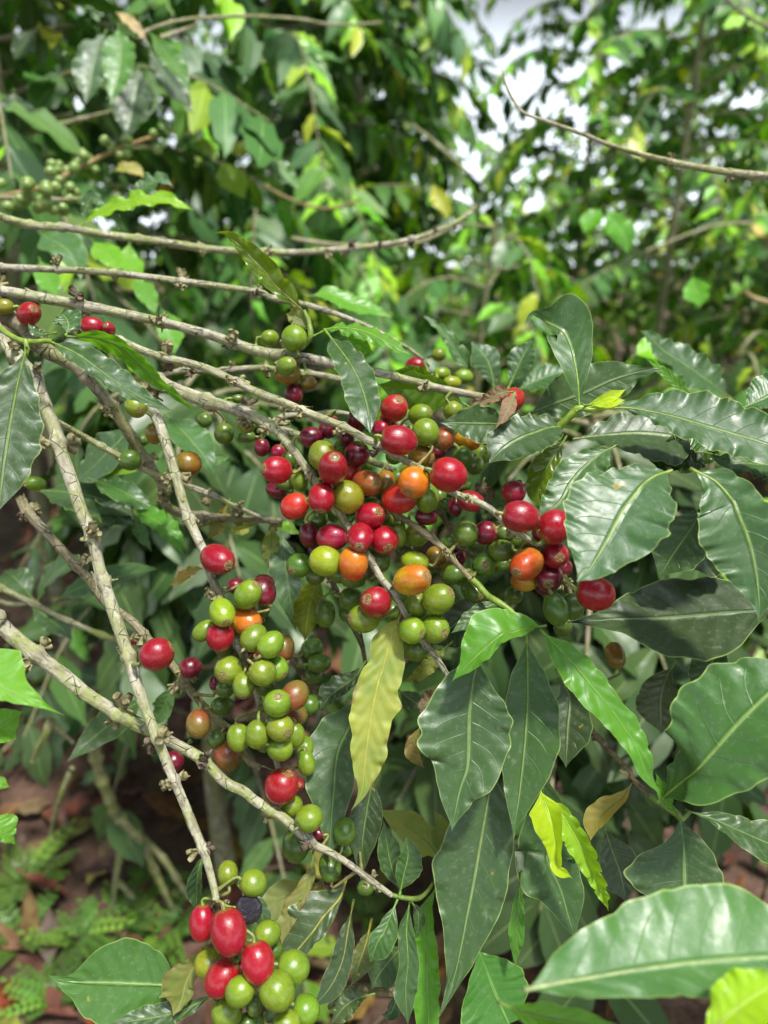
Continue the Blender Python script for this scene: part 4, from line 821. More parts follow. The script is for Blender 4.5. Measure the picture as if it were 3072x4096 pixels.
# tile | x y rx ry colour [S scar_x scar_y] [A axis_angle] [d depth] [z mm towards the camera] | label
CH = '''
3|30 330 55 48 Y d .36|yellow cherry cut by the left edge under the thick pale branch
3|188 375 70 66 R S 215 350 d .355|round red cherry right of the yellow one at the left edge
3|598 455 68 55 R A 10 d .355|left half of the twin red cherry beside the small upright leaf
3|705 470 38 46 M S 690 452 d .352|right smaller half of the twin red cherry with a round scar
3|880 978 66 65 G S 905 1000 d .35|round green cherry with a scar hanging under the left leaf pair
3|1003 1150 55 66 W d .38|olive green cherry half hidden behind the brown branch
3|922 1195 38 36 g d .40|small dark green cherry tucked at the node left of the olive one
3|845 1322 62 65 g d .385|dark green cherry left of the dark descending branch
3|1220 1345 76 80 W d .37|brown-olive cherry alone right of the brown branch
3|230 1475 62 45 G A 5 d .42|blurred pale green cherry at the left behind the edge leaf
3|1110 690 60 45 Y A 0 d .40|yellow-green cherry mostly hidden under the long straight branch
3|1328 1065 46 44 g d .40|soft green cherry left of the three under the knotted branch
3|1452 1150 60 66 g A 90 d .375|dark green cherry in the middle of the three under the knotted branch
3|1595 1085 64 58 G S 1605 1110 d .36|green cherry with a scar under the knotted branch
3|1600 1170 55 38 g A 0 d .375|dark green cherry peeping below the scarred one under the knotted branch
3|1545 925 46 28 g A 0 d .36|olive green cherry lying on top of the knotted branch
4|90 530 55 46 G A 0 d .385|smaller green cherry left of the big one on the thick pale branch
4|250 535 82 78 G d .36|big olive green cherry sitting on the thick pale branch
4|195 715 66 54 G S 240 690 d .36|green cherry hanging directly below the thick pale branch
4|205 765 82 62 W A 0 d .372|wide olive green cherry pressed under the one below the thick pale branch
4|335 822 66 42 W A 0 d .38|flat olive cherry right above the dangling dark red cherry
4|243 895 58 66 D A 90 d .378|dark red cherry dangling alone under the olive cherries
4|650 615 42 48 R d .43|pink-red blurred cherry behind the dark spotted leaf
4|1035 712 63 52 R d .45|bright red blurred cherry on the distant twig tip
4|1185 640 45 42 G d .48|blurred green cherry highest of the distant green group
4|1205 765 55 43 G A 0 d .44|blurred green cherry left of the distant green group
4|1345 782 57 46 G d .44|blurred green cherry right of the distant green group
4|1270 822 60 42 L A 0 d .43|blurred light green cherry lowest of the distant green group
5|5 930 72 84 C S -15 945 A 90 d .345|coral cherry half covered by the dry brown leaf
4|897 985 82 82 C S 930 930 d .334|round coral cherry right of the dark spotted leaf
4|655 1070 62 75 D S 655 1015 d .338|maroon cherry at the left of the dark spotted leaf tip
4|855 1060 54 50 M S 860 1085 d .345|dull pink cherry behind the coral one with a small scar
4|812 1120 58 55 M d .336|pinkish cherry just left of the big red oval
4|925 1195 115 90 R A 12 z 8|large oval red cherry on a short stalk above the long straight branch
4|1005 1192 36 60 R A 90|sliver of red cherry squeezed behind the large oval red one
4|1065 1030 75 65 G S 1130 1010 d .345|green cherry beside the coral one under the thick pale branch
4|1100 1143 82 85 G A 70|big green cherry right of the large oval red one
4|1280 1010 68 62 G A 60 d .348|green cherry touching the pointed dark leaf from below the thick branch
4|1215 1185 74 70 T S 1175 1215 z 2|blushing red and green cherry with a black pit
4|1370 1190 86 62 A A 25 d .352|amber cherry half under the pointed dark leaf
4|1075 1297 75 70 W S 1135 1330|olive-amber cherry below the large oval red one
4|1180 1272 50 40 D d .36|dark red cherry deep behind the blushing one
4|1345 1300 66 65 g d .35|dark green cherry under the amber half-hidden one
4|1412 1350 60 65 g d .36|shaded green cherry lower right of the dark green pair
4|1460 1285 60 55 G d .37|bright green cherry behind the dark green pair
4|1247 1417 115 105 R A 15 z 10|biggest red cherry glossy and round above the long straight branch
4|1022 1465 95 98 A S 985 1530 A 70 z 13|golden orange cherry overlapping the long straight branch
4|930 1572 98 92 C S 1010 1560|orange-red cherry under the golden one
4|1110 1570 72 90 G A 95 z 2|upright green cherry under the golden one
4|1187 1540 48 62 g S 1190 1565|small deep green cherry with a scar under the biggest red one
4|840 1470 64 76 W A 100|olive-brown cherry behind the wine cherry in the centre
4|922 1440 50 52 g|green cherry squeezed behind the golden one
4|720 1470 88 82 T S 770 1475|russet cherry with a green ring scar in the centre
4|610 1390 64 82 C|coral red cherry tucked behind the tall scarred one
4|497 1375 90 110 R S 508 1315 A 90 z 10|tall red cherry with a scar on top in the centre cluster
4|432 1292 86 92 Y A 80 z 1|mustard yellow cherry above the tall scarred red one
4|360 1175 76 64 D z 1|glossy dark maroon cherry beside the black husk
4|475 1105 62 75 D A 110|dark red cherry cut by the long straight branch
4|655 1285 76 76 D|very dark maroon cherry under the long straight branch
4|590 1185 45 60 D|dark red cherry glimpsed left of the dark leaf tip under the branch
4|38 1240 48 56 D d .36|dark red cherry at the far left of the centre cluster behind the bark
4|145 1272 46 48 M d .36|pink-red cherry between branches at the left of the centre cluster
4|137 1387 93 82 R S 55 1375 z 4|red cherry with a scar facing left at the left of the centre cluster
4|280 1450 54 84 G A 78 z 1|long green cherry leaning against the knotted branch
4|190 1472 58 44 g A 10|dark green cherry under the red one facing left
4|135 1515 68 52 D A 10 d .345|purple-red cherry lowest at the far left of the centre cluster
4|252 1622 90 80 C A -30 z 4|orange-red egg-shaped cherry at the lower left of the centre cluster
4|427 1567 82 93 R S 415 1652 A 95 z 10|red cherry on the knotted branch right of the orange-red egg
4|590 1560 100 100 Y A 40|large olive-yellow cherry in the middle of the cluster
4|760 1622 82 56 G A 10|light green cherry behind the lower red trio
7|738 30 88 82 R S 785 5 z 4|upper red cherry of the tight lower trio
7|845 50 44 52 Y S 835 25|small yellow-green cherry wedged beside the lower red trio
7|1100 30 100 52 D A 10|dark red cherry under the upright green one
4|1390 1588 92 62 R A 15|crimson cherry behind the long straight branch on the right
4|1292 1625 46 62 D A 90|darker crimson cherry at the left of the one behind the branch
4|1228 1610 46 44 g d .36|dim green cherry behind the crimson pair
5|10 1532 76 72 M S -55 1575 A 150 z 1|wine red cherry with a thin scar line near the big pale leaf
8|55 30 115 95 R A 10 z 9|bright red cherry lying on the long straight branch toward the right
7|400 48 64 62 g|deep green cherry below the red one on the knotted branch
7|345 150 62 80 D A 80|plum-coloured cherry left of the magenta oval
7|495 163 98 82 M A 0 z 3|magenta oval cherry lying level on the left of the red trio
7|675 165 82 90 R S 670 215 z 10|pink-red cherry at the middle of the lower trio
7|830 180 85 85 R S 855 235 z 5|red cherry at the right of the lower trio with streaks
7|915 150 56 95 G A 85|green cherry behind the right one of the lower trio
7|1042 150 72 72 G S 1085 100|round green cherry with a top scar right of the lower trio
7|385 245 42 46 D|plum cherry mostly hidden under the magenta oval
7|452 320 102 92 L A 20 z 2|large lime-yellow cherry under the magenta oval
7|630 335 90 105 O A 90 z 4|glowing orange cherry with a white highlight under the lower trio
7|280 347 75 75 g S 230 380 d .335|dark green cherry with a side scar at the left below the magenta oval
7|385 412 60 56 g d .35|shaded green cherry under the lime-yellow one
7|630 430 80 60 g A 0|green cherry peeping out under the glowing orange one
7|790 310 75 82 g A 70|deep green cherry behind the knotted branch below the trio
7|1030 322 100 64 L A 10|bright lime cherry lying on top of the golden oval
7|1013 440 118 95 A S 1095 415 A -8 z 6|golden yellow-orange oval cherry above the green group
7|1165 285 60 62 W S 1155 295 d .345|olive-brown cherry behind the brown twig
7|1170 352 52 40 g d .35|very dark green cherry below the olive-brown one
7|1310 292 48 58 D d .352|dark red cherry behind the brown twig on the right
7|1360 140 78 76 g|deep green cherry above the brown twig on the right
7|1490 135 72 75 D|deep red cherry with a withered flower on it
7|1590 130 82 60 g A 20|dark green cherry leaning on the deep red one
7|1590 250 82 68 g A 0|dark green oval cherry below the leaning one
7|1475 345 70 70 g S 1485 342|round dark green cherry with a ring scar facing the camera
7|1275 405 76 60 g A -15|dark green oval cherry below the brown twig
7|1405 505 70 75 g S 1440 545|dark green cherry with a scar right of the green shoot
7|1430 220 56 42 g A 0 d .36|half-hidden green cherry between the dark red ones on the right
7|775 583 93 93 R S 718 565 z 6|bright red round cherry hanging over the yellow leaf
7|700 690 98 84 G A 20 S 615 690 z 1|green cherry with a pale patch left under the bright red round one
7|620 565 70 76 g d .345|dim green cherry behind the bright red round one
7|448 660 61 86 g A 90 d .36|long dark green cherry hanging on the thin dark twig
7|880 640 46 72 g A 90|green cherry behind the red one and the branch
7|1038 606 72 80 G A 95 S 1038 540 z 3|upright green cherry leftmost of the green group below the golden oval
7|1182 563 98 90 G S 1262 525 A -20 z 3|largest green cherry of the group below the golden oval
7|1010 766 83 80 G S 1078 790 z 4|lower left green cherry of the green group above the yellow leaf
7|1160 757 86 88 G S 1222 785 A 40 z 4|lower right green cherry of the green group with a brown scar
7|1030 890 83 75 g A 20|shaded green cherry at the bottom of the green group
8|95 338 105 92 O S 40 385 A -25 z 4|orange cherry with a ring scar at the end of the long straight branch
8|275 277 85 84 R S 308 295 z 2|red cherry with a scar beside the rim of the big pale leaf
8|270 95 106 105 R z 1|large red cherry partly covered by the small green leaf tip
8|165 140 36 66 R A 80|edge of a red cherry behind the one covered by the leaf tip
8|240 425 86 86 D S 235 470|dusty dark red cherry below the orange and red pair
8|75 452 82 58 A A 10|amber-brown cherry under the orange one
8|215 492 66 44 D A 0|dark red cherry at the underside of the dusty one
8|540 527 116 104 R A 15 z 3|deep red cherry tucked under the big pale leaf
8|285 632 76 102 g A 75|olive green cherry left of the pair under the dusty red one
8|388 610 76 82 g z 3|olive green cherry right of the pair under the dusty red one
8|330 745 60 55 g d .35|dark green cherry in shade below the olive pair
8|670 930 60 88 W A 80 d .36|dim olive cherry alone in the black gap on the right
6|1410 305 107 90 R S 1470 340 z 3 d .34|lone red cherry in front of the brown branch
6|1015 922 110 103 R S 1108 870 A -20 d .312|solitary big red cherry on the long pale branch
6|1235 1008 68 64 D d .365|smaller wine red cherry right of the solitary big one
6|872 825 34 36 D d .39|half-seen red cherry behind the long pale branch
6|1288 1372 75 87 N A 95 S 1285 1455 d .355|dull orange cherry hanging alone on a green stalk
6|1475 1580 84 90 N A 60 d .365|brownish orange cherry lower right of the dull orange one
6|1120 1622 70 62 D d .36|dark wine cherry behind the end of the long pale branch
6|1605 537 88 80 G A -42 S 1650 480 d .333 z 2|lime green cherry at the top of the green cluster
6|1440 650 75 82 L S 1462 705 d .33 z 4|lime yellow cherry with a bottom scar on the left of the green cluster
6|1322 770 78 58 G A -42 d .338|leaning green cherry at the far left of the green cluster
6|1427 808 82 90 R A 95 d .333 z 4|red cherry among the greens at the left of the green cluster
6|1588 705 92 86 A S 1645 735 A -20 d .333 z 5|orange-topped cherry with a scar in the green cluster
7|-15 815 90 76 G A -50|green cherry just under the orange-topped one
6|1460 890 60 48 g A 0 d .35|dark green cherry under the red one in the green cluster
6|1530 480 50 56 D d .36|dull crimson cherry left of the dark red pair
7|48 515 74 92 D A 70 d .35|dark red cherry with a crease beside the green cluster
7|55 455 62 48 D A 10 d .358|back half of the dark red creased cherry
7|45 622 46 60 g d .362|dark green cherry under the creased red one
7|95 858 74 90 G A -48 z 3|bright green cherry slanting at the right of the green cluster
7|185 880 60 80 N d .36|dull pinkish brown cherry behind the slanting green one
6|1640 905 50 45 R d .355|red cherry glimpsed behind the slanting green one
6|1480 1020 82 82 G S 1445 1060 z 4 d .335|green cherry with a bottom-left scar at the left middle of the green cluster
6|1580 1120 68 84 G S 1575 1195 A 95 z 4 d .333|hanging green cherry with creases in the middle of the green cluster
6|1460 1145 54 54 g d .352|shaded green cherry under the left middle one
6|1390 1110 32 50 D A 90 d .365|crimson cherry half hidden left of the green cluster
7|42 1040 84 82 G A 40 z 4|smooth green cherry at the centre of the green cluster
7|128 1015 78 76 G S 185 1060 z 1|green cherry on the right middle of the green cluster
7|62 1130 66 54 g A 0|dark green cherry below the smooth centre one
6|1440 1255 70 56 g A -10 d .36|dark green cherry resting alone left of the brown branch
7|137 1242 86 82 G S 142 1195 z 4|round green cherry with a top ring scar in the lower green cluster
7|250 1187 82 94 N A -55 z 1|amber-brown cherry leaning behind the ring-scarred green one
7|265 1322 62 62 N d .35|russet cherry low on the right of the green cluster
7|350 1250 60 64 g d .365|dark green cherry in shade right of the amber-brown one
7|156 1396 82 82 G S 205 1435 z 5|glossy green cherry with a bottom-right scar low in the cluster
7|10 1440 76 86 G z 3|green cherry left of the glossy low one
6|1545 1460 72 85 G A 80 d .337|green cherry furthest left of the low green row
7|256 1445 56 74 G A 80|green cherry furthest right of the low green row
7|155 1532 80 76 G A 20 z 2|green cherry lowest in the middle of the low green row
7|60 1500 56 50 g|dark green cherry behind the low green row
6|1400 1470 50 56 g d .365|shaded green cherry between the dull orange and the low green row
7|318 1530 54 70 G d .352|green cherry half behind the bluish dark leaf
7|325 1625 56 76 G A 80 d .35|lower green cherry half behind the bluish dark leaf
7|365 885 70 64 g A -30 d .385|olive green cherry at the top of the shaded green three
7|410 980 72 56 g A -5 d .385|dark green cherry in the middle of the shaded green three
7|375 1062 56 52 g d .392|dark green cherry at the bottom of the shaded green three
A|165 118 102 102 R A 30 S 200 35 d .335|red cherry on a pale stalk above the lichened branch
A|272 108 36 80 R S 285 110 d .343|smaller red cherry squeezed behind the one above the lichened branch
A|225 250 74 66 G A -20 d .343|green cherry just under the red one above the lichened branch
A|345 327 80 82 G z 2 d .333|smooth green cherry above the middle of the lichened branch
A|110 255 75 66 A d .352|pale yellow-orange cherry behind the lichened branch
A|392 425 52 34 D A 10 d .345|dark red cherry peeping under the smooth green one
A|575 415 70 82 g A 100 d .345|dark green cherry beside the bluish leaf tip
A|258 500 80 100 g A 90 d .352|big dark green cherry hanging below the lichened branch
A|480 642 66 88 g A 80 d .35|dark green cherry below the thin end of the lichened branch
A|710 775 52 46 g d .36|small dim green cherry under the end of the lichened branch
A|572 525 64 46 g d .36|dark green cherry just above the lichened branch by the bluish leaf
9|1475 682 68 76 G A 80 d .312|green cherry right of the end of the long pale branch
9|1640 745 88 82 G A 15 d .310|bigger green cherry above the black shrivelled one
9|1610 915 85 90 B d .308|black shrivelled dead cherry
9|1310 1002 82 116 R A 85 d .306|dark red cherry on the left at the top of the bottom bunch
9|1483 1060 112 143 R A 70 z 6 d .300|large red egg-shaped cherry at the top of the bottom bunch
9|1355 1268 92 90 Y A 20 d .305|yellow-green cherry at the left of the bottom bunch
9|1440 1357 106 122 R A -48 z 4 d .300|light red cherry slanting at the lower left of the bottom bunch
9|1562 1315 50 70 D d .315|dark red cherry deep inside the bottom bunch
9|1672 1260 104 128 R A 72 z 6 d .299|bright red egg-shaped cherry at the right of the bottom bunch
9|1555 1446 95 88 G A -30 z 6 d .299|dark green cherry under the two lower red ones of the bottom bunch
9|1470 1585 94 95 G A 40 d .303|green cherry at the lower left of the bottom bunch
9|1650 1535 56 64 g A 80 d .306|small green cherry between the two big lower ones
A|135 1444 113 113 G z 5 d .298|biggest round green cherry of the bottom bunch
A|240 1293 108 98 G A 10 z 3 d .302|light green oval cherry at the right of the bottom bunch
A|75 1072 87 78 G A -20 d .310|green oval cherry below the black shrivelled one
A|118 1185 52 56 g d .316|dark green cherry behind the right red egg-shaped one
A|322 1568 88 90 G A 20 d .300|round green cherry at the bottom right of the bunch
A|195 1660 92 80 G d .300|green cherry cut by the bottom edge at the right
9|1620 1650 88 60 g d .308|green cherry cut by the bottom edge in the middle of the bunch
7|590 660 52 48 g d .36|dim green cherry just left of the pale-patched one
4|215 1330 50 60 g d .347|shaded green cherry behind the red one facing left and the knotted branch
4|900 1290 60 55 g d .347|dim green cherry in the shadow of the long straight branch mid-way
4|560 1240 52 50 G d .347|dull green cherry between the glossy maroon and the very dark maroon ones
4|985 1400 55 48 Y d .347|yellowish cherry glimpsed above the golden orange one
4|700 1640 55 60 g d .347|dark green cherry behind the upper red one of the lower trio
7|575 110 50 52 g d .347|dark green cherry wedged over the magenta oval
7|720 270 60 56 g d .347|shaded green cherry between the glowing orange one and the lower trio
7|540 400 62 58 g d .347|dark green cherry between the lime-yellow and the glowing orange ones
7|960 250 58 60 g d .347|dark green cherry left of the bright lime one
7|1250 200 52 54 g d .347|dark green cherry behind the brown twig next to the olive-brown one
7|1330 420 60 56 g d .347|dim green cherry behind the ring-scar pair on the right
7|1240 330 48 50 W d .347|brownish green cherry behind the dark oval ones
7|1590 340 60 54 g d .347|shaded green cherry near the amber-brown one on the right
7|960 540 52 56 g d .347|dark green cherry behind the leftmost upright green one
7|1110 660 50 46 g d .347|dark green cherry in the middle of the green group below the golden oval
8|20 180 60 54 g d .347|dark green cherry under the end of the long straight branch
8|140 250 52 50 D d .347|deep red cherry behind the orange and scarred red ones
8|330 360 60 56 D d .347|dark red cherry behind the rim of the big pale leaf
8|10 540 56 60 g d .347|dim green cherry left of the olive pair in the shade
4|1330 1480 60 50 g d .347|dark green cherry in the shadow right of the biggest red one
4|1100 1430 46 48 W d .347|brownish cherry between the golden orange and the biggest red ones
6|1560 960 52 50 g d .347|dark green cherry under the red one at the node of the green cluster
7|70 950 52 54 g d .358|dark green cherry behind the smooth centre one of the green cluster
7|60 1330 60 56 g d .347|dark green cherry left of the glossy low one in the green cluster
9|1560 1180 56 60 g d .318|dark green cherry in the heart of the bottom bunch
'''
def cherry_meshes():
    out = []
    for i in range(4):
        r = random.Random(40 + i)
        b = MB(); n, m = 26, 36
        ph = r.uniform(0, 6)
        rows = []
        for a in range(n + 1):
            th = PI * a / n
            row = []
            for j in range(m):
                p = 2 * PI * j / m
                rr_ = math.sin(th) ** .93 if 0 < a < n else 0.0
                z = -math.cos(th)
                k = 1 + .022 * math.cos(2 * p + ph) * math.sin(th) ** 2 + .012 * math.cos(3 * p + ph * 2)
                k *= 1 + .04 * z * (-1 if i % 2 else 1) * .6
                zz = z
                if z > .93: zz = z - .35 * (z - .93)
                if z < -.9: zz = z + .5 * (-.9 - z)
                row.append(Vector((rr_ * k * math.cos(p), rr_ * k * math.sin(p), zz)) * (1 + .008 * noise.noise(Vector((rr_ * math.cos(p) * 2, rr_ * math.sin(p) * 2, z * 2 + i * 9)))))
            rows.append(row)
        b.grid(rows, lambda a, j: (j / m, a / n), close=True, flip=False)
        out.append(b)
    return out
CHM = [b.mesh('cherry', M['cherry']) for b in cherry_meshes()]
def black_mesh():
    b = MB(); n, m = 40, 48
    rows = []
    for a in range(n + 1):
        th = PI * a / n; row = []
        for j in range(m):
            p = 2 * PI * j / m
            d = Vector((math.sin(th) * math.cos(p), math.sin(th) * math.sin(p), -math.cos(th)))
            w = abs(noise.noise(Vector((d.x * 2.0 + .5 * d.z, d.y * 2.0, d.z * 1.6))))
            row.append(d * (1 - .05 * max(0, 1 - w * 7) ** 1.5 + .06 * noise.noise(d * 1.4)))
        rows.append(row)
    b.grid(rows, lambda a, j: (j / m, a / n), close=True)
    return b.mesh('cherry', M['shrivel'])
BLACK = black_mesh()
def scar_mesh():
    b = MB(); m = 22
    prof = [(.0, .945), (.055, .950), (.075, .975), (.105, .990), (.13, .976), (.15, .958), (.185, .966), (.22, .955), (.25, .915)]
    rows = []
    for (r_, z) in prof:
        rows.append([Vector((r_ * math.cos(2 * PI * j / m) * (1 + .06 * math.sin(5 * j)), r_ * math.sin(2 * PI * j / m) * (1 + .06 * math.sin(5 * j)), z + .004 * math.sin(j * 2.1))) for j in range(m)])
    b.grid(rows, lambda i, j: (i / 8, j / m), close=True)
    return b.mesh('calyx_scar', M['disc'])
SCAR = scar_mesh()
def pit_mesh():
    b = MB(); m = 14
    rows = [[Vector((r_ * math.cos(2 * PI * j / m), r_ * math.sin(2 * PI * j / m), z)) for j in range(m)] for r_, z in ((0, .958), (.03, .957), (.05, .951))]
    b.grid(rows, lambda i, j: (i / 3, j / m), close=True)
    return b.mesh('scar_pit', M['pit'])
PIT = pit_mesh()

cher = []
for line in CH.strip().splitlines():
    tl, row, lab = line.split('|')
    w = row.split()
    q = TILE[tl]
    x, y, rx, ry = map(float, w[:4])
    c = dict(u=q[0] + x * q[2], v=q[1] + y * q[2], rx=rx * q[2] * 1.075, ry=ry * q[2] * 1.075, col=w[4], lab=lab, S=None, A=None, z=0.0)
    i = 5
    while i < len(w):
        if w[i] == 'S':
            c['S'] = (q[0] + float(w[i + 1]) * q[2], q[1] + float(w[i + 2]) * q[2]); i += 3
        else:
            c[w[i]] = float(w[i + 1]); i += 2
    if c.get('d', 1) < .317: c['rx'] /= 1.06; c['ry'] /= 1.06
    c['r'] = math.sqrt(c['rx'] * c['ry'])
    if 'd' not in c:
        c['d'] = .331 + (50 - c['r']) * .0007
    c['d'] -= c['z'] * .001
    c['fix'] = c['d']
    cher.append(c)
# nudge fruits apart along their own lines of sight until none sits inside another or inside a branch
pairs = []
for i in range(len(cher)):
    for j in range(i + 1, len(cher)):
        a, b = cher[i], cher[j]
        if math.hypot(a['u'] - b['u'], a['v'] - b['v']) < a['r'] + b['r']:
            pairs.append((a, b))
bs = [(p, r) + proj(p) for p, r in BR_SAMPLES]
for c in cher:
    c['bs'] = [(p, r, d) for p, r, u, v, d in bs if math.hypot(u - c['u'], v - c['v']) < c['r'] * .92 + r / d * F]
for it in range(60):
    for a, b in pairs:
        pa, pb = P(a['u'], a['v'], a['d']), P(b['u'], b['v'], b['d'])
        need = .90 * (a['r'] * a['d'] + b['r'] * b['d']) / F
        L = (pa - pb).length
        if L < need:
            far, near = (a, b) if a['d'] >= b['d'] else (b, a)
            far['d'] += (need - L) * .35; near['d'] -= (need - L) * .12
    for c in cher:
        R = c['r'] * c['d'] / F
        p = P(c['u'], c['v'], c['d'])
        worst = 0; sgn = 1
        for q, r, d in c['bs']:
            g = (R * .93 + r) - (p - q).length
            if g > worst:
                worst, sgn = g, (1 if c['fix'] >= d else -1)
        c['d'] += sgn * worst * .4
GC = 'coffee cherries on the near branches'
for i, c in enumerate(cher):
    r = random.Random(500 + i)
    p = P(c['u'], c['v'], c['d'])
    V = (CAM - p).normalized()
    X = (RIGHT - V * RIGHT.dot(V)).normalized(); Y = V.cross(X)
    px = (p - CAM).dot(FWD) / F
    lo, hi = min(c['rx'], c['ry']), max(c['rx'], c['ry'])
    near = min(BR_SAMPLES, key=lambda s: (s[0] - p).length - s[1])
    if c['A'] is not None:
        a = math.radians(c['A']); ax2 = X * math.cos(a) - Y * math.sin(a)
    elif hi / lo > 1.13:
        ax2 = X if c['rx'] > c['ry'] else Y
    else:
        q = p - near[0]; q -= V * q.dot(V)
        ax2 = q.normalized() if q.length > 1e-5 else X
    if c['S']:
        su, sv = c['S'][0] - c['u'], c['S'][1] - c['v']
        k = min(.97, math.hypot(su, sv) / max(c['r'], 1) * .98)
        sd = (X * su - Y * sv)
        ax = (sd.normalized() * k + V * math.sqrt(1 - k * k)) if sd.length > 1e-6 else V
    else:
        ax = ax2 if ax2.dot(p - near[0]) >= 0 else -ax2
        ax = (ax - V * r.uniform(.12, .4)).normalized()
        k = 1
    ax.normalize()
    cosv = abs(ax.dot(V)); sinv = math.sqrt(max(.05, 1 - cosv * cosv))
    w = lo * px
    Lh = math.sqrt(max(w * w, (hi * px) ** 2 - (w * cosv) ** 2)) / sinv
    Lh = max(w * 1.03, min(w * 1.38, Lh))
    if hi / lo < 1.06: Lh = w * 1.05
    ob = bpy.data.objects.new('coffee_cherry', BLACK if c['col'] == 'B' else CHM[i % 4])
    COL.objects.link(ob)
    zc = ax; xc = zc.orthogonal().normalized(); xc = Matrix.Rotation(r.uniform(0, 6.28), 3, zc) @ xc; yc = zc.cross(xc)
    ob.rotation_mode = 'QUATERNION'
    ob.rotation_quaternion = Matrix((xc, yc, zc)).transposed().to_quaternion()
    ob.location = p
    ob.scale = (w * r.uniform(.985, 1.015), w * r.uniform(.985, 1.015), Lh)
    tag(ob, c['lab'], 'coffee cherry', GC)
    if c['col'] != 'B':
        c1, c2 = CC[c['col']]
        jt = [r.uniform(.88, 1.12) for _ in range(3)]
        if r.random() < .5 and c['col'] in 'RGgLY': c1, c2 = c2, c1
        ob.color = (*[x * y for x, y in zip(c1, jt)], 1)
        ob['blush'] = [float(x * y) for x, y in zip(c2, jt)]
        ob['grad'] = .5 if c['col'] in 'AOTNW' else .22
        sc_ = bpy.data.objects.new('calyx_scar', SCAR); COL.objects.link(sc_); sc_.parent = ob; sc_.scale = (1.5, 1.5, 1.0)
        pt = bpy.data.objects.new('scar_pit', PIT); COL.objects.link(pt); pt.parent = sc_
    # stalk to the nearest node
    pole = p - ax * (Lh * .96)
    nb = min(BR_SAMPLES, key=lambda s: (s[0] - pole).length - s[1])
    gap = (nb[0] - pole).length
    end = nb[0] + (pole - nb[0]).normalized() * nb[1] * .7
    if gap > .022:
        end = pole + (nb[0] - pole).normalized() * .008
    if (end - pole).length > .0008:
        pp = Path([pole + ax * (Lh * .05), pole - ax * min(.0025, (end - pole).length * .45), end], 6)
        b = MB(); rr_ = r.uniform(.0006, .00085)
        b.tube(pp, lambda t: rr_ * (1.15 - .35 * math.sin(PI * t) + .25 * t), 8, 10)
        st = b.build('stalk', M['stem'], origin=p)
        st.parent = ob
        st.matrix_parent_inverse = Matrix.LocRotScale(p, ob.rotation_quaternion, ob.scale).inverted()
        st.color = (*r.choice([(.22, .30, .06), (.26, .24, .09), (.18, .22, .06)]), 1)
# ------------------------------------------------------------------ ground
def gh(x, y):
    return .03 * noise.noise(Vector((x * 1.3, y * 1.3, 0))) + .012 * noise.noise(Vector((x * 6, y * 6, 3)))
def ground_mat():
    k = NT('plantation_soil')
    tc = k.n('ShaderNodeTexCoord').outputs['Object']
    n = k.noise(tc, 9, 6, .65)
    n2 = k.noise(tc, 70, 4, .7)
    c = k.mix(k.step(n, .3, .7), (.075, .036, .024), (.20, .115, .080))
    c = k.mix(k.math('MULTIPLY', k.step(n2, .5, .7), .6), c, (.26, .17, .12))
    c = k.mix(k.math('MULTIPLY', k.step(k.noise(tc, 1.4, 3), .5, .65), .5), c, (.07, .11, .03))
    return k.surf(k.bsdf(Base_Color=c, Roughness=.95, Normal=k.bump(k.math('ADD', n, n2), .9, .02)))
b = MB()
xs = [-40, -20, -10, -6] + [-4 + .16 * i for i in range(51)] + [6, 10, 20, 40]
ys = [-8, -4, -2] + [-1 + .16 * i for i in range(51)] + [9, 14, 25, 60]
b.grid([[Vector((x, y, gh(x, y))) for x in xs] for y in ys], lambda i, j: (j / 10, i / 10), flip=True)
tag(b.build('ground', ground_mat()), kind='structure', label='brown soil under the coffee bushes')

def litter_mat():
    k = NT('leaf_litter_skin')
    c = k.attr('tint', 'GEOMETRY')
    tc = k.n('ShaderNodeTexCoord').outputs['Object']
    n = k.noise(tc, 60, 3)
    c = k.mix(k.step(n, .35, .7), k.mix(1.0, c, (.55, .5, .5), 'MULTIPLY'), c)
    return k.surf(k.bsdf(Base_Color=c, Roughness=.7, Specular_IOR_Level=.3))
def small_leaf(b, o, T, N, L, W, col, nt=6, ns=2, curve=.25, wave=.0, fold=.25, ph=0.0, uvf=True):
    T = T.normalized(); N = (N - T * N.dot(T)).normalized(); B = N.cross(T)
    rows = []
    for i in range(nt + 1):
        t = i / nt
        c = o + T * (L * t * (1 - .12 * curve * t)) - N * (L * curve * t * t * .8)
        w = W * shape_coffee(t) if 0 < i < nt else W * (.06 if i == 0 else .0)
        row = []
        for j in range(-ns, ns + 1):
            s = j / ns
            row.append(c - B * (w * s * (1 - .2 * abs(fold))) + N * (fold * w * abs(s) + wave * abs(s) * math.sin(t * 21 + ph + (0 if j < 0 else 2))))
        rows.append(row)
    b.grid(rows, lambda i, j: (i / nt, j / (2 * ns)), col=col)
r = random.Random(5)
b = MB()
for k in range(3800):
    x, y = r.uniform(-2.2, 2.2), .1 + 3.6 * r.random() ** 1.2
    o = Vector((x, y, gh(x, y) + r.uniform(.004, .035)))
    a = r.uniform(0, 6.28)
    T = Vector((math.cos(a), math.sin(a), r.uniform(-.3, .45)))
    N = Vector((r.uniform(-.5, .5), r.uniform(-.5, .5), 1))
    g = r.random()
    col = (.17, .075, .045) if g < .35 else (.20, .11, .07) if g < .65 else (.22, .14, .095) if g < .85 else (.26, .11, .04) if g < .93 else (.30, .27, .05)
    col = tuple(c * r.uniform(.7, 1.25) for c in col)
    small_leaf(b, o, T, N, r.uniform(.05, .11), r.uniform(.012, .022), col, curve=r.uniform(-.6, .8), wave=.004, fold=r.uniform(-.4, .6), ph=r.uniform(0, 6))
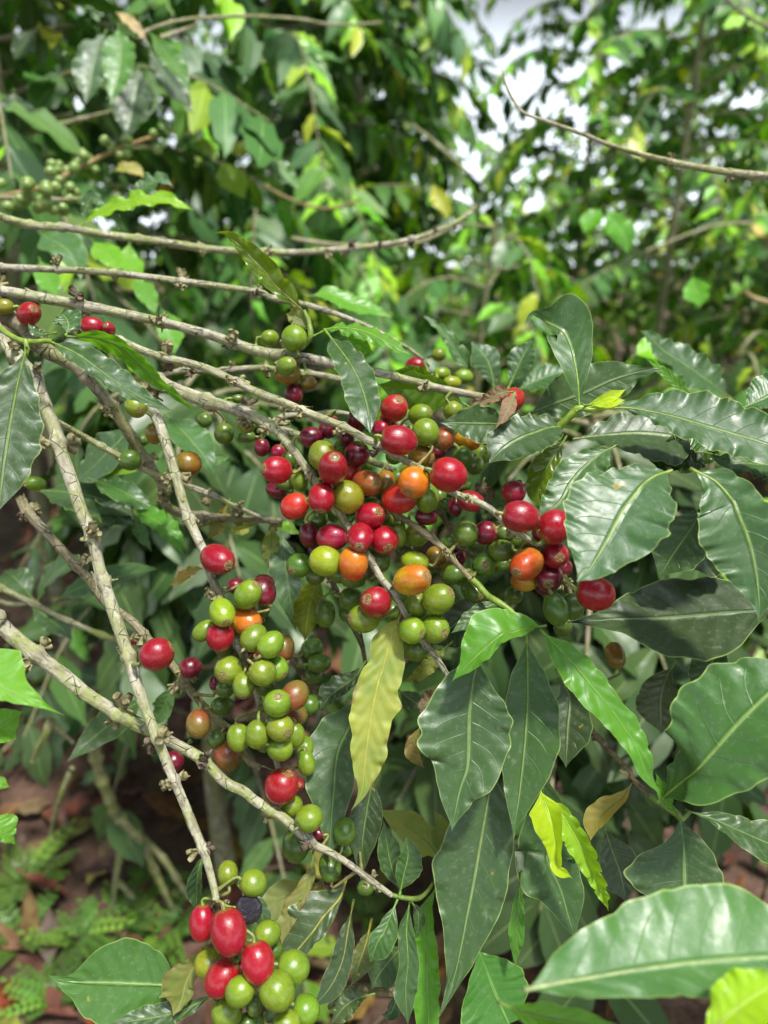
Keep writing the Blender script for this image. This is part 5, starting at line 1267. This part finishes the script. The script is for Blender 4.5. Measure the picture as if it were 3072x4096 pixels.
for k in range(160):
    x, y = r.uniform(-1.8, 1.8), .2 + 2.6 * r.random()
    a = r.uniform(0, 6.28); L = r.uniform(.05, .25)
    o = Vector((x, y, gh(x, y) + r.uniform(.008, .03)))
    D = Vector((math.cos(a), math.sin(a), r.uniform(-.05, .12)))
    b.tube(Path([o, o + D * L * .5 + Vector((0, 0, r.uniform(-.004, .01))), o + D * L], 4), lambda t: .0022 * (1 - .6 * t), 5, 6, col=r.choice([(.20, .15, .10), (.28, .23, .15), (.14, .09, .06)]))
tag(b.build('leaf_litter', litter_mat()), 'layer of dry brown fallen leaves on the ground', kind='stuff')

# ------------------------------------------------------------------ feathery weeds
def weed(label, u, v, n, size, seed):
    r = random.Random(seed)
    # find where the line of sight meets the ground
    d = (0 - CAM.z) / ((P(u, v, 1) - CAM).z)
    o = P(u, v, d); o.z = gh(o.x, o.y)
    t = thing('feathery_weed', o, label, 'weed', 'feathery weeds on the forest floor')
    b, s = MB(), MB()
    for k in range(int(n * 1.7)):
        a = r.uniform(0, 6.28); el = r.uniform(.5, 1.2)
        H = Vector((math.cos(a), math.sin(a), 0))
        L = size * r.uniform(.4, .85)
        pth = Path([o, o + (H * math.cos(el) + Vector((0, 0, math.sin(el)))) * L * .55, o + H * L * .85 + Vector((0, 0, L * math.sin(el) * .75))], 6)
        s.tube(pth, lambda q: .0013 * (1 - .6 * q), 5, 8)
        g = r.random()
        col = tuple(c * r.uniform(.8, 1.25) for c in ((.060, .145, .016) if g < .6 else (.09, .20, .020) if g < .9 else (.14, .26, .025)))
        for i in range(1, 8):
            q = .25 + .75 * i / 7
            p, T = pth.at(q), pth.tan(q)
            side = T.cross(Vector((0, 0, 1))).normalized()
            N = side.cross(T)
            for sg in ((-1, 1) if i < 7 else (0,)):
                D = side * sg * .85 + T * (.6 if sg else 1)
                ll = L * .17 * (1.1 - .6 * abs(q - .5))
                small_leaf(b, p, D, N, ll, ll * .22, col, nt=4, ns=1, curve=.2, fold=.2)
                for e, dd in ((.35, .8), (.35, -.8), (.6, .7), (.6, -.7)):     # lobes
                    D2 = D.normalized() + (N.cross(D)).normalized() * dd
                    small_leaf(b, p + D.normalized() * ll * e, D2, N, ll * .48, ll * .13, col, nt=3, ns=1, curve=.2, fold=.2)
    lf = b.build('fronds', M['crown'], parent=t, origin=o)
    so = s.build('stem', M['stem'], parent=t, origin=o); so.color = (.12, .2, .05, 1)
for i, (u, v, n, sz, lab) in enumerate([
        (120, 3560, 13, 0.120, 'leafy feathery weed at the left edge below the wavy leaf tip'),
                (90, 3790, 12, 0.104, 'feathery weed low at the left edge above the broad dull leaf'),
        (330, 3800, 13, 0.104, 'bright feathery weed just above the broad dull leaf'),
        (490, 3740, 12, 0.096, 'bright feathery weed under the tip of the fallen forked stem'),
        (680, 3760, 12, .11, 'feathery weed between the fallen stem and the bottom bunch'),
        (230, 4060, 10, .10, 'feathery weed in the bottom left corner'),
        (640, 3560, 8, .08, 'small feathery weed near the end of the long pale branch'),
        (1140, 3560, 8, .08, 'pale feathery weed right of the black shrivelled cherry'),
        (1480, 3700, 8, .08, 'yellowish weed behind the bottom centre shoot')]):
    weed(lab, u, v, n, sz, 60 + i)

# ------------------------------------------------------------------ coffee bushes behind, and out-of-view ones added for shade
def bush(label, x, y, h, seed, nbr=34, blen=.75, lw=(.065, .11), dens=1.0, trunk_r=.018, lo=.18, lean=(0, 0), tone=1.0, bright=.22, trunk_c=(.8, .8, .72)):
    r = random.Random(seed)
    o = Vector((x, y, gh(x, y)))
    far = math.hypot(x, y) > 1.9
    if far: nbr = int(nbr * 1.35); dens *= 1.35
    t = thing('coffee_bush', o, label, 'coffee bush', 'coffee bushes behind the near branches')
    tb = MB()
    tp = Path([o - Vector((0, 0, .03)), o + Vector((lean[0] * .3 + r.uniform(-.03, .03), lean[1] * .3, h * .35)), o + Vector((lean[0] * .7 + r.uniform(-.04, .04), lean[1] * .7, h * .7)), o + Vector((lean[0], lean[1], h))], 12)
    tb.tube(tp, lambda q: trunk_r * (1 - .75 * q) * (1 + .08 * noise.noise(Vector((q * 30, seed, 0)))), 10, 60, wob=lambda q, a, p, d: 1 + .12 * noise.noise(p * 40))
    k = tb.build('trunk', M['bark'], parent=t, origin=o); k.color = (*trunk_c, 1); k['lichen'] = .6
    crown = MB()
    ga = r.uniform(0, 6)
    for i in range(nbr):
        q = lo + (1 - lo) * (i + r.random()) / nbr
        base = tp.at(q)
        ga += 2.39996 + r.uniform(-.3, .3)
        H = Vector((math.cos(ga), math.sin(ga), 0))
        L = blen * (1.0 - .55 * max(0, (q - .4) / .6)) * r.uniform(.7, 1.15)
        rise = r.uniform(.05, .35)
        drop = r.uniform(.15, .6) * L
        bp = Path([base, base + H * L * .4 + Vector((0, 0, rise * L * .4)), base + H * L * .75 + Vector((0, 0, rise * L * .5 - drop * .35)), base + H * L + Vector((0, 0, rise * L * .4 - drop))], 6)
        bb = MB()
        bb.tube(bp, lambda z: .0042 * (1 - .72 * z), 6, 16)
        ob = bb.build('branch', M['bark'], parent=t, origin=o); ob.color = (.8, .78, .68, 1); ob['lichen'] = .5
        n = max(3, int(L / .045 * dens))
        for m in range(n):
            z = .18 + .82 * (m + .6) / n
            p, T = bp.at(z), bp.tan(z)
            S = T.cross(Vector((0, 0, 1))).normalized()
            for sg in (-1, 1):
                if r.random() < .12: continue
                D = (S * sg * r.uniform(.5, 1.1) + T * r.uniform(.2, .9) + Vector((0, 0, -r.uniform(-.1, 1.0)))).normalized()
                N = Vector((0, 0, 1)) + H * r.uniform(.2, .9) + Vector((r.uniform(-.4, .4), r.uniform(-.4, .4), r.uniform(-.2, .3)))
                g = r.random()
                young = g < bright * (1.6 if z > .75 else .7)
                if young:
                    c = r.choice([(.09, .25, .010), (.12, .29, .012), (.16, .32, .014), (.20, .32, .016)])
                else:
                    c = r.choice([(.020, .066, .018), (.027, .088, .018), (.036, .108, .020), (.050, .135, .020)])
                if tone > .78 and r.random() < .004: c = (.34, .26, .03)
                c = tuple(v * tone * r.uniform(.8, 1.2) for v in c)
                ll = r.uniform(*lw) * (.75 if young else 1)
                small_leaf(crown, p, D, N, ll, ll * r.uniform(.17, .24), c, nt=6 if far else 8, ns=1 if far else 2, curve=r.uniform(-.1, .55), wave=.004, fold=r.uniform(-.1, .45), ph=r.uniform(0, 6))
    crown.build('crown', M['crown'], parent=t, origin=o)
    return t
bush('dark coffee bush nearest on the left behind the pale branches', -.62, 1.25, 1.75, 1, lw=(.09, .135), nbr=44, blen=.62, dens=1.15, tone=1.15, bright=.2, lo=.45)
bush('shaded coffee bush low at the left behind the falling branches', -.30, 1.02, .78, 2, nbr=22, blen=.42, dens=1.1, tone=.65, bright=.05, lo=.25)  # leaf tint darkened to hold the shade under the branches
bush('dark coffee bush left of the middle with a tall crown', -.30, 2.15, 2.25, 3, lw=(.09, .13), nbr=54, blen=.75, dens=1.25, tone=1.35, bright=.28)
bush('low bright coffee bush in the middle under the sky gap', .26, 1.75, 1.02, 4, nbr=34, blen=.62, dens=1.1, tone=1.35, bright=.55)
bush('tall coffee bush on the right with its bare grey trunk showing', .84, 2.25, 2.35, 5, nbr=46, blen=.56, trunk_r=.017, dens=1.0, tone=1.35, bright=.5, trunk_c=(.85, .84, .78))
bush('coffee bush at the right edge with bright tips', 1.25, 1.75, 1.65, 6, nbr=38, blen=.7, dens=1.0, tone=1.35, bright=.55)
bush('thin coffee bush low on the right behind the big leaves', .72, 1.45, .80, 7, nbr=22, blen=.5, dens=.9, tone=1.35, bright=.55, lo=.2)
bush('distant coffee bush left of the sky gap', -.25, 3.6, 2.3, 8, nbr=46, blen=.75, dens=.9, tone=1.35, bright=.5)
bush('distant low coffee bush below the sky gap', .95, 4.4, 1.6, 9, nbr=34, blen=.8, dens=.9, tone=1.35, bright=.5)
bush('distant tall coffee bush right of the sky gap', 1.95, 3.7, 2.5, 10, nbr=50, blen=.9, dens=.9, tone=1.35, bright=.5)
bush('distant coffee bush far on the left', -1.5, 3.2, 2.6, 11, nbr=50, blen=1.0, dens=.9, bright=.12)
bush('far coffee bush seen between the middle crowns', -.5, 4.3, 2.6, 12, nbr=46, blen=.9, dens=.8, bright=.2)
bush('far right coffee bush at the back', 2.6, 5.0, 2.7, 13, nbr=44, blen=1.0, dens=.8, tone=1.35, bright=.5)
bush('dark inner coffee bush under the near right leaves', .23, .78, .77, 14, nbr=64, blen=.28, dens=1.3, tone=.5, bright=.0, lo=.42, lw=(.08, .12))  # low leaf tint paints in the deep shade of the gap
bush('dark inner coffee bush behind the falling pale branches', -.24, .84, .80, 25, nbr=44, blen=.28, dens=1.2, tone=.6, bright=.0, lo=.66, lw=(.08, .12))  # darker leaf tint stands in for deeper shade here
bush('far coffee bush filling the gap behind the right trunk', 1.5, 3.0, 2.4, 15, nbr=52, blen=.8, dens=1.0, tone=1.35, bright=.5)
bush('far coffee bush behind the middle left crowns', -.08, 3.0, 2.4, 16, nbr=52, blen=.75, dens=1.0, bright=.18)
bush('far coffee bush between the right crowns', 2.0, 2.9, 2.5, 17, nbr=50, blen=.8, dens=1.0, tone=1.35, bright=.5)
bush('far coffee bush at the back left of the tall dark crown', -1.15, 2.4, 2.3, 18, nbr=50, blen=.8, dens=1.0, bright=.1)
bush('slender coffee bush right of the sky gap', .80, 3.2, 3.2, 23, nbr=74, blen=.52, dens=1.3, tone=1.35, bright=.5)
bush('slender coffee bush left of the sky gap', -.12, 2.65, 2.2, 24, nbr=56, blen=.5, dens=1.3, bright=.2)
for q, (x_, y_, h_, l_) in enumerate([(-2.6, 5.4, 3.0, 'far left'), (-1.4, 5.6, 3.1, 'left'), (-.55, 5.9, 3.1, 'left-centre'), (.15, 6.2, 3.0, 'centre'), (2.3, 5.9, 3.2, 'right'), (3.4, 6.0, 3.2, 'far right'), (1.2, 6.6, 1.3, 'low middle')]):
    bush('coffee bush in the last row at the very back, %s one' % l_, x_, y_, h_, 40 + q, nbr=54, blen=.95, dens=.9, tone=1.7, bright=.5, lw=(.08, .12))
bush('coffee bush added at the left side, its high crown shading the leaves behind', -.72, .62, 1.75, 27, nbr=60, blen=.42, dens=1.3, bright=.1, lo=.78)  # trunk out of frame; added so its crown shades the left interior
bush('leafy coffee bush added out of view on the right to shade the big leaves', .60, .10, 1.6, 26, nbr=100, blen=.33, dens=1.6, bright=.1, lo=.55)  # unseen bush put in to shade the gaps among the right leaves
bush('coffee bush added just outside the view on the right to block sky light', 1.25, .7, 1.7, 19, nbr=36, blen=.6, dens=.9, bright=.2)  # out of view, added to cut sky fill from the right
bush('coffee bush added just outside the view on the left to block sky light', -1.05, .35, 1.8, 20, nbr=36, blen=.6, dens=.9, bright=.1)  # unseen counterpart on the left, also added against sky fill
bush('coffee bush added behind the camera to the left to block low sky light', -.8, -1.5, 2.0, 21, nbr=36, blen=.8, dens=.8, bright=.1)  # added behind the lens to hide the bright low sky
bush('coffee bush added behind the camera to the right to block low sky light', 1.0, -1.6, 1.8, 22, nbr=36, blen=.8, dens=.8, bright=.1)  # second unseen blocker of low sky light behind the camera

# ------------------------------------------------------------------ blurred branches of the bushes that stand out
GBR = 'blurred bare branches in the background'
def bgbranch(label, spec, d, rad, col=(.9, .88, .78), lichen=.5):
    return branch(label, spec, d, rad, col, lichen, group=GBR, fine=False, track=False)
bgbranch('bare blurred twig at the left edge high up', '0 -120,620 0,565 240,500 350,470 454,444', [.9, .9, .9], [15, 14, 12, 8])
_, berry_path = bgbranch('brown blurred twig with small green berries at the upper left', '1 -60,860 100,830 210,795 340,725 520,640 690,582', [.72, .74, .78, .8], [12, 12, 11, 9], (1.0, .72, .5))
_, berry_path2 = bgbranch('blurred twig with green berries along the left edge', '1 -80,845 0,855 140,858 260,862 350,858', [.66, .66, .68], [12, 12, 11, 8])
bgbranch('blurred twig crossing the top left above the leaf trio', '1 600,170 640,130 780,88 920,75 1060,70 1280,82 1450,108 1650,98', [.80, .85, .95, 1.1], [8, 8, 8, 7, 6])
bgbranch('second blurred twig under the one crossing the top left', '1 690,165 760,140 850,108', [.82, .84, .86], [11, 10, 8])
bgbranch('grey blurred twig slanting in the middle distance', '2 120,540 200,600 280,670 370,750', [1.6, 1.6, 1.6], [7, 9, 8, 6])
bgbranch('arching blurred twig in the middle distance', '2 -400,1030 -200,1060 0,1062 140,1050 280,985 405,885', [.9, .92, .95, .98], [11, 11, 10, 8])
bgbranch('pale blurred branch low on the right', '2 1130,1085 1220,1050 1320,1010 1440,975 1600,960', [1.4, 1.4, 1.4], [6, 7, 8, 7])
bgbranch('thin dark blurred twig in the upper right corner', '2 1480,0 1540,50 1600,90 1680,130', [1.4, 1.4, 1.4], [8, 9, 10], (.6, .6, .55))
bgbranch('blurred twig rising through the right crowns', '2 1200,470 1290,370 1360,260 1430,160 1500,110', [1.9, 1.9, 1.9], [5, 6, 6, 4], (.7, .68, .6))
bgbranch('yellowish blurred branch at the right edge', '5 1500,230 1580,280 1680,310', [1.1, 1.1, 1.1], [10, 12, 12], (1.05, .9, .6))
bgbranch('brown blurred twig in the middle under the yellow leaf', '1 1140,800 1250,860 1340,890 1440,900 1560,860', [1.1, 1.1, 1.1], [7, 7, 7, 6], (.9, .72, .5))
bgbranch('forked fallen stem lying over the brown ground at the lower left', '9 600,-160 640,0 700,180 765,330 790,480 755,690 735,880', [.86, .9, .94, .98, 1.02, 1.06], [27, 26, 24, 21, 17, 13, 9], (.95, .98, .75), .9)
bgbranch('right fork of the fallen stem at the lower left', '9 760,300 900,450 960,560 1010,680 1080,830 1130,930', [.94, .98, 1.02, 1.06], [22, 20, 18, 14, 9], (.95, .98, .75), .9)
bgbranch('outer fork of the fallen stem toward the bottom bunch', '9 820,360 930,460 1060,590 1160,740 1230,840', [.97, 1.0, 1.04], [15, 16, 15, 11], (.9, .95, .7), .9)
bgbranch('small side fork at the tip of the fallen stem', '9 750,720 820,790 900,880 955,940', [1.03, 1.05, 1.07], [13, 12, 11, 7], (.95, .98, .75), .9)
bgbranch('slim green stem in the lower left shade', '9 465,0 420,110 380,220 345,340 330,420', [.82, .84, .88], [13, 12, 10, 9], (.7, .8, .5), .9)
bgbranch('dim twig behind the blue-grey leaf', '6 330,1340 300,1430 250,1520 210,1620', [.62, .62, .63], [20, 17, 14, 10], (.8, .85, .55), 1.0)
bgbranch('dim twig passing behind the pale left branches', '6 350,1390 420,1450 480,1500', [.65, .65, .65], [12, 11, 9], (.7, .65, .55), .4)

# small green berries on the blurred twigs
bm_ = MB()
rows = [[Vector((math.sin(PI * a / 12) * math.cos(2 * PI * j / 16), math.sin(PI * a / 12) * math.sin(2 * PI * j / 16), -1.12 * math.cos(PI * a / 12))) for j in range(16)] for a in range(13)]
bm_.grid(rows, lambda a, j: (j / 16, a / 12), close=True)
BERRY = bm_.mesh('unripe_berry', M['cherry'])
for pth, n, lab in ((berry_path, 26, 'tiny unripe green berry on the brown blurred twig at the upper left'), (berry_path2, 26, 'tiny unripe green berry on the blurred twig along the left edge')):
    r = random.Random(n + len(lab))
    for k in range(n):
        cl = .28 + .70 * (k // 4 + .5) / ((n + 3) // 4)
        p = pth.at(min(1, cl)) + Vector((r.uniform(-.011, .011), r.uniform(-.010, .010), r.uniform(-.011, .013)))
        ob = bpy.data.objects.new('unripe_berry', BERRY); COL.objects.link(ob)
        ob.location = p
        s = r.uniform(.0042, .0062); ob.scale = (s, s, s)
        ob.rotation_euler = (r.uniform(0, 3), r.uniform(0, 3), 0)
        ob.color = (.17, .27, .05, 1); ob['blush'] = [.22, .33, .08]; ob['grad'] = .2
        tag(ob, lab, 'berry', lab.replace('tiny unripe green berry', 'unripe green berries'))
# ------------------------------------------------------------------ light, sky, camera
SUN = Vector((.22, -.30, .93)).normalized()       # direction towards the sun
AUREOLE, CLOUD = 31.0, (.98, 1.07, 1.17)
ELEV = math.asin(SUN.z); AZ = math.atan2(SUN.x, SUN.y)
li = bpy.data.lights.new('sun', 'SUN'); li.energy = 3.9; li.angle = math.radians(5.0); li.color = (1.0, .955, .88)
so = bpy.data.objects.new('sun', li); COL.objects.link(so)
so.rotation_mode = 'QUATERNION'; so.rotation_quaternion = SUN.to_track_quat('Z', 'Y')
so.location = (1, -1.4, 4)
w = bpy.data.worlds.new('World'); sc.world = w; w.use_nodes = True
nt = w.node_tree; nt.nodes.clear()
out = nt.nodes.new('ShaderNodeOutputWorld'); bg = nt.nodes.new('ShaderNodeBackground')
sky = nt.nodes.new('ShaderNodeTexSky'); sky.sky_type = 'NISHITA'; sky.sun_disc = False
sky.sun_elevation = ELEV; sky.sun_rotation = AZ; sky.air_density = 1.0; sky.dust_density = 1.0
tc = nt.nodes.new('ShaderNodeTexCoord')
nz = nt.nodes.new('ShaderNodeTexNoise'); nz.inputs['Scale'].default_value = 2.2; nz.inputs['Detail'].default_value = 5; nz.inputs['Roughness'].default_value = .55
mp = nt.nodes.new('ShaderNodeMapping'); mp.inputs['Scale'].default_value = (1, 1, 1.8)
nt.links.new(tc.outputs['Generated'], mp.inputs[0]); nt.links.new(mp.outputs[0], nz.inputs['Vector'])
mr = nt.nodes.new('ShaderNodeMapRange'); mr.interpolation_type = 'SMOOTHSTEP'
mr.inputs['From Min'].default_value = .34; mr.inputs['From Max'].default_value = .60; mr.inputs['To Min'].default_value = .85; mr.inputs['To Max'].default_value = .97
nt.links.new(nz.outputs['Fac'], mr.inputs['Value'])
# thin cloud, brightest round the sun
dt = nt.nodes.new('ShaderNodeVectorMath'); dt.operation = 'DOT_PRODUCT'
nrm = nt.nodes.new('ShaderNodeVectorMath'); nrm.operation = 'NORMALIZE'
nt.links.new(tc.outputs['Generated'], nrm.inputs[0]); nt.links.new(nrm.outputs[0], dt.inputs[0]); dt.inputs[1].default_value = SUN
g1 = nt.nodes.new('ShaderNodeMapRange'); g1.interpolation_type = 'SMOOTHERSTEP'
for k_, v_ in (('From Min', .80), ('From Max', 1.0), ('To Min', 0.0), ('To Max', 1.0)): g1.inputs[k_].default_value = v_
nt.links.new(dt.outputs['Value'], g1.inputs['Value'])
gm = nt.nodes.new('ShaderNodeMath'); gm.operation = 'MULTIPLY_ADD'; gm.inputs[1].default_value = AUREOLE; gm.inputs[2].default_value = 1.0
nt.links.new(g1.outputs[0], gm.inputs[0])
sx = nt.nodes.new('ShaderNodeSeparateXYZ'); nt.links.new(nrm.outputs[0], sx.inputs[0])
hz = nt.nodes.new('ShaderNodeMapRange'); hz.interpolation_type = 'SMOOTHSTEP'       # bright cloud bank low down
for k_, v_ in (('From Min', .33), ('From Max', .12), ('To Min', 0.0), ('To Max', 17.0)): hz.inputs[k_].default_value = v_
nt.links.new(sx.outputs[2], hz.inputs['Value'])
ga = nt.nodes.new('ShaderNodeMath'); nt.links.new(gm.outputs[0], ga.inputs[0]); nt.links.new(hz.outputs[0], ga.inputs[1]); gm = ga
cl = nt.nodes.new('ShaderNodeVectorMath'); cl.operation = 'SCALE'; cl.inputs[0].default_value = CLOUD
nt.links.new(gm.outputs[0], cl.inputs['Scale'])
mx = nt.nodes.new('ShaderNodeMix'); mx.data_type = 'RGBA'
nt.links.new(mr.outputs[0], mx.inputs[0]); nt.links.new(sky.outputs[0], mx.inputs[6]); nt.links.new(cl.outputs[0], mx.inputs[7])
nt.links.new(mx.outputs[2], bg.inputs[0]); bg.inputs[1].default_value = .10
nt.links.new(bg.outputs[0], out.inputs[0])

cam = bpy.data.cameras.new('camera'); co = bpy.data.objects.new('camera', cam); COL.objects.link(co)
co.location = CAM; co.rotation_euler = (math.radians(70), 0, 0)
cam.sensor_fit = 'VERTICAL'; cam.sensor_height = 34.6; cam.sensor_width = 25.95
cam.lens = 34.6 * F / 4096
cam.clip_start = .01; cam.clip_end = 500
cam.dof.use_dof = True; cam.dof.focus_distance = .327; cam.dof.aperture_fstop = 6.2; cam.dof.aperture_blades = 0
sc.camera = co
sc.render.engine = 'CYCLES'
sc.cycles.max_bounces = 8; sc.cycles.diffuse_bounces = 3; sc.cycles.glossy_bounces = 3; sc.cycles.transmission_bounces = 4
sc.cycles.use_denoising = True
sc.cycles.sample_clamp_indirect = 6.0
sc.view_settings.view_transform = 'Standard'; sc.view_settings.look = 'None'; sc.view_settings.exposure = .32; sc.view_settings.gamma = 1.0
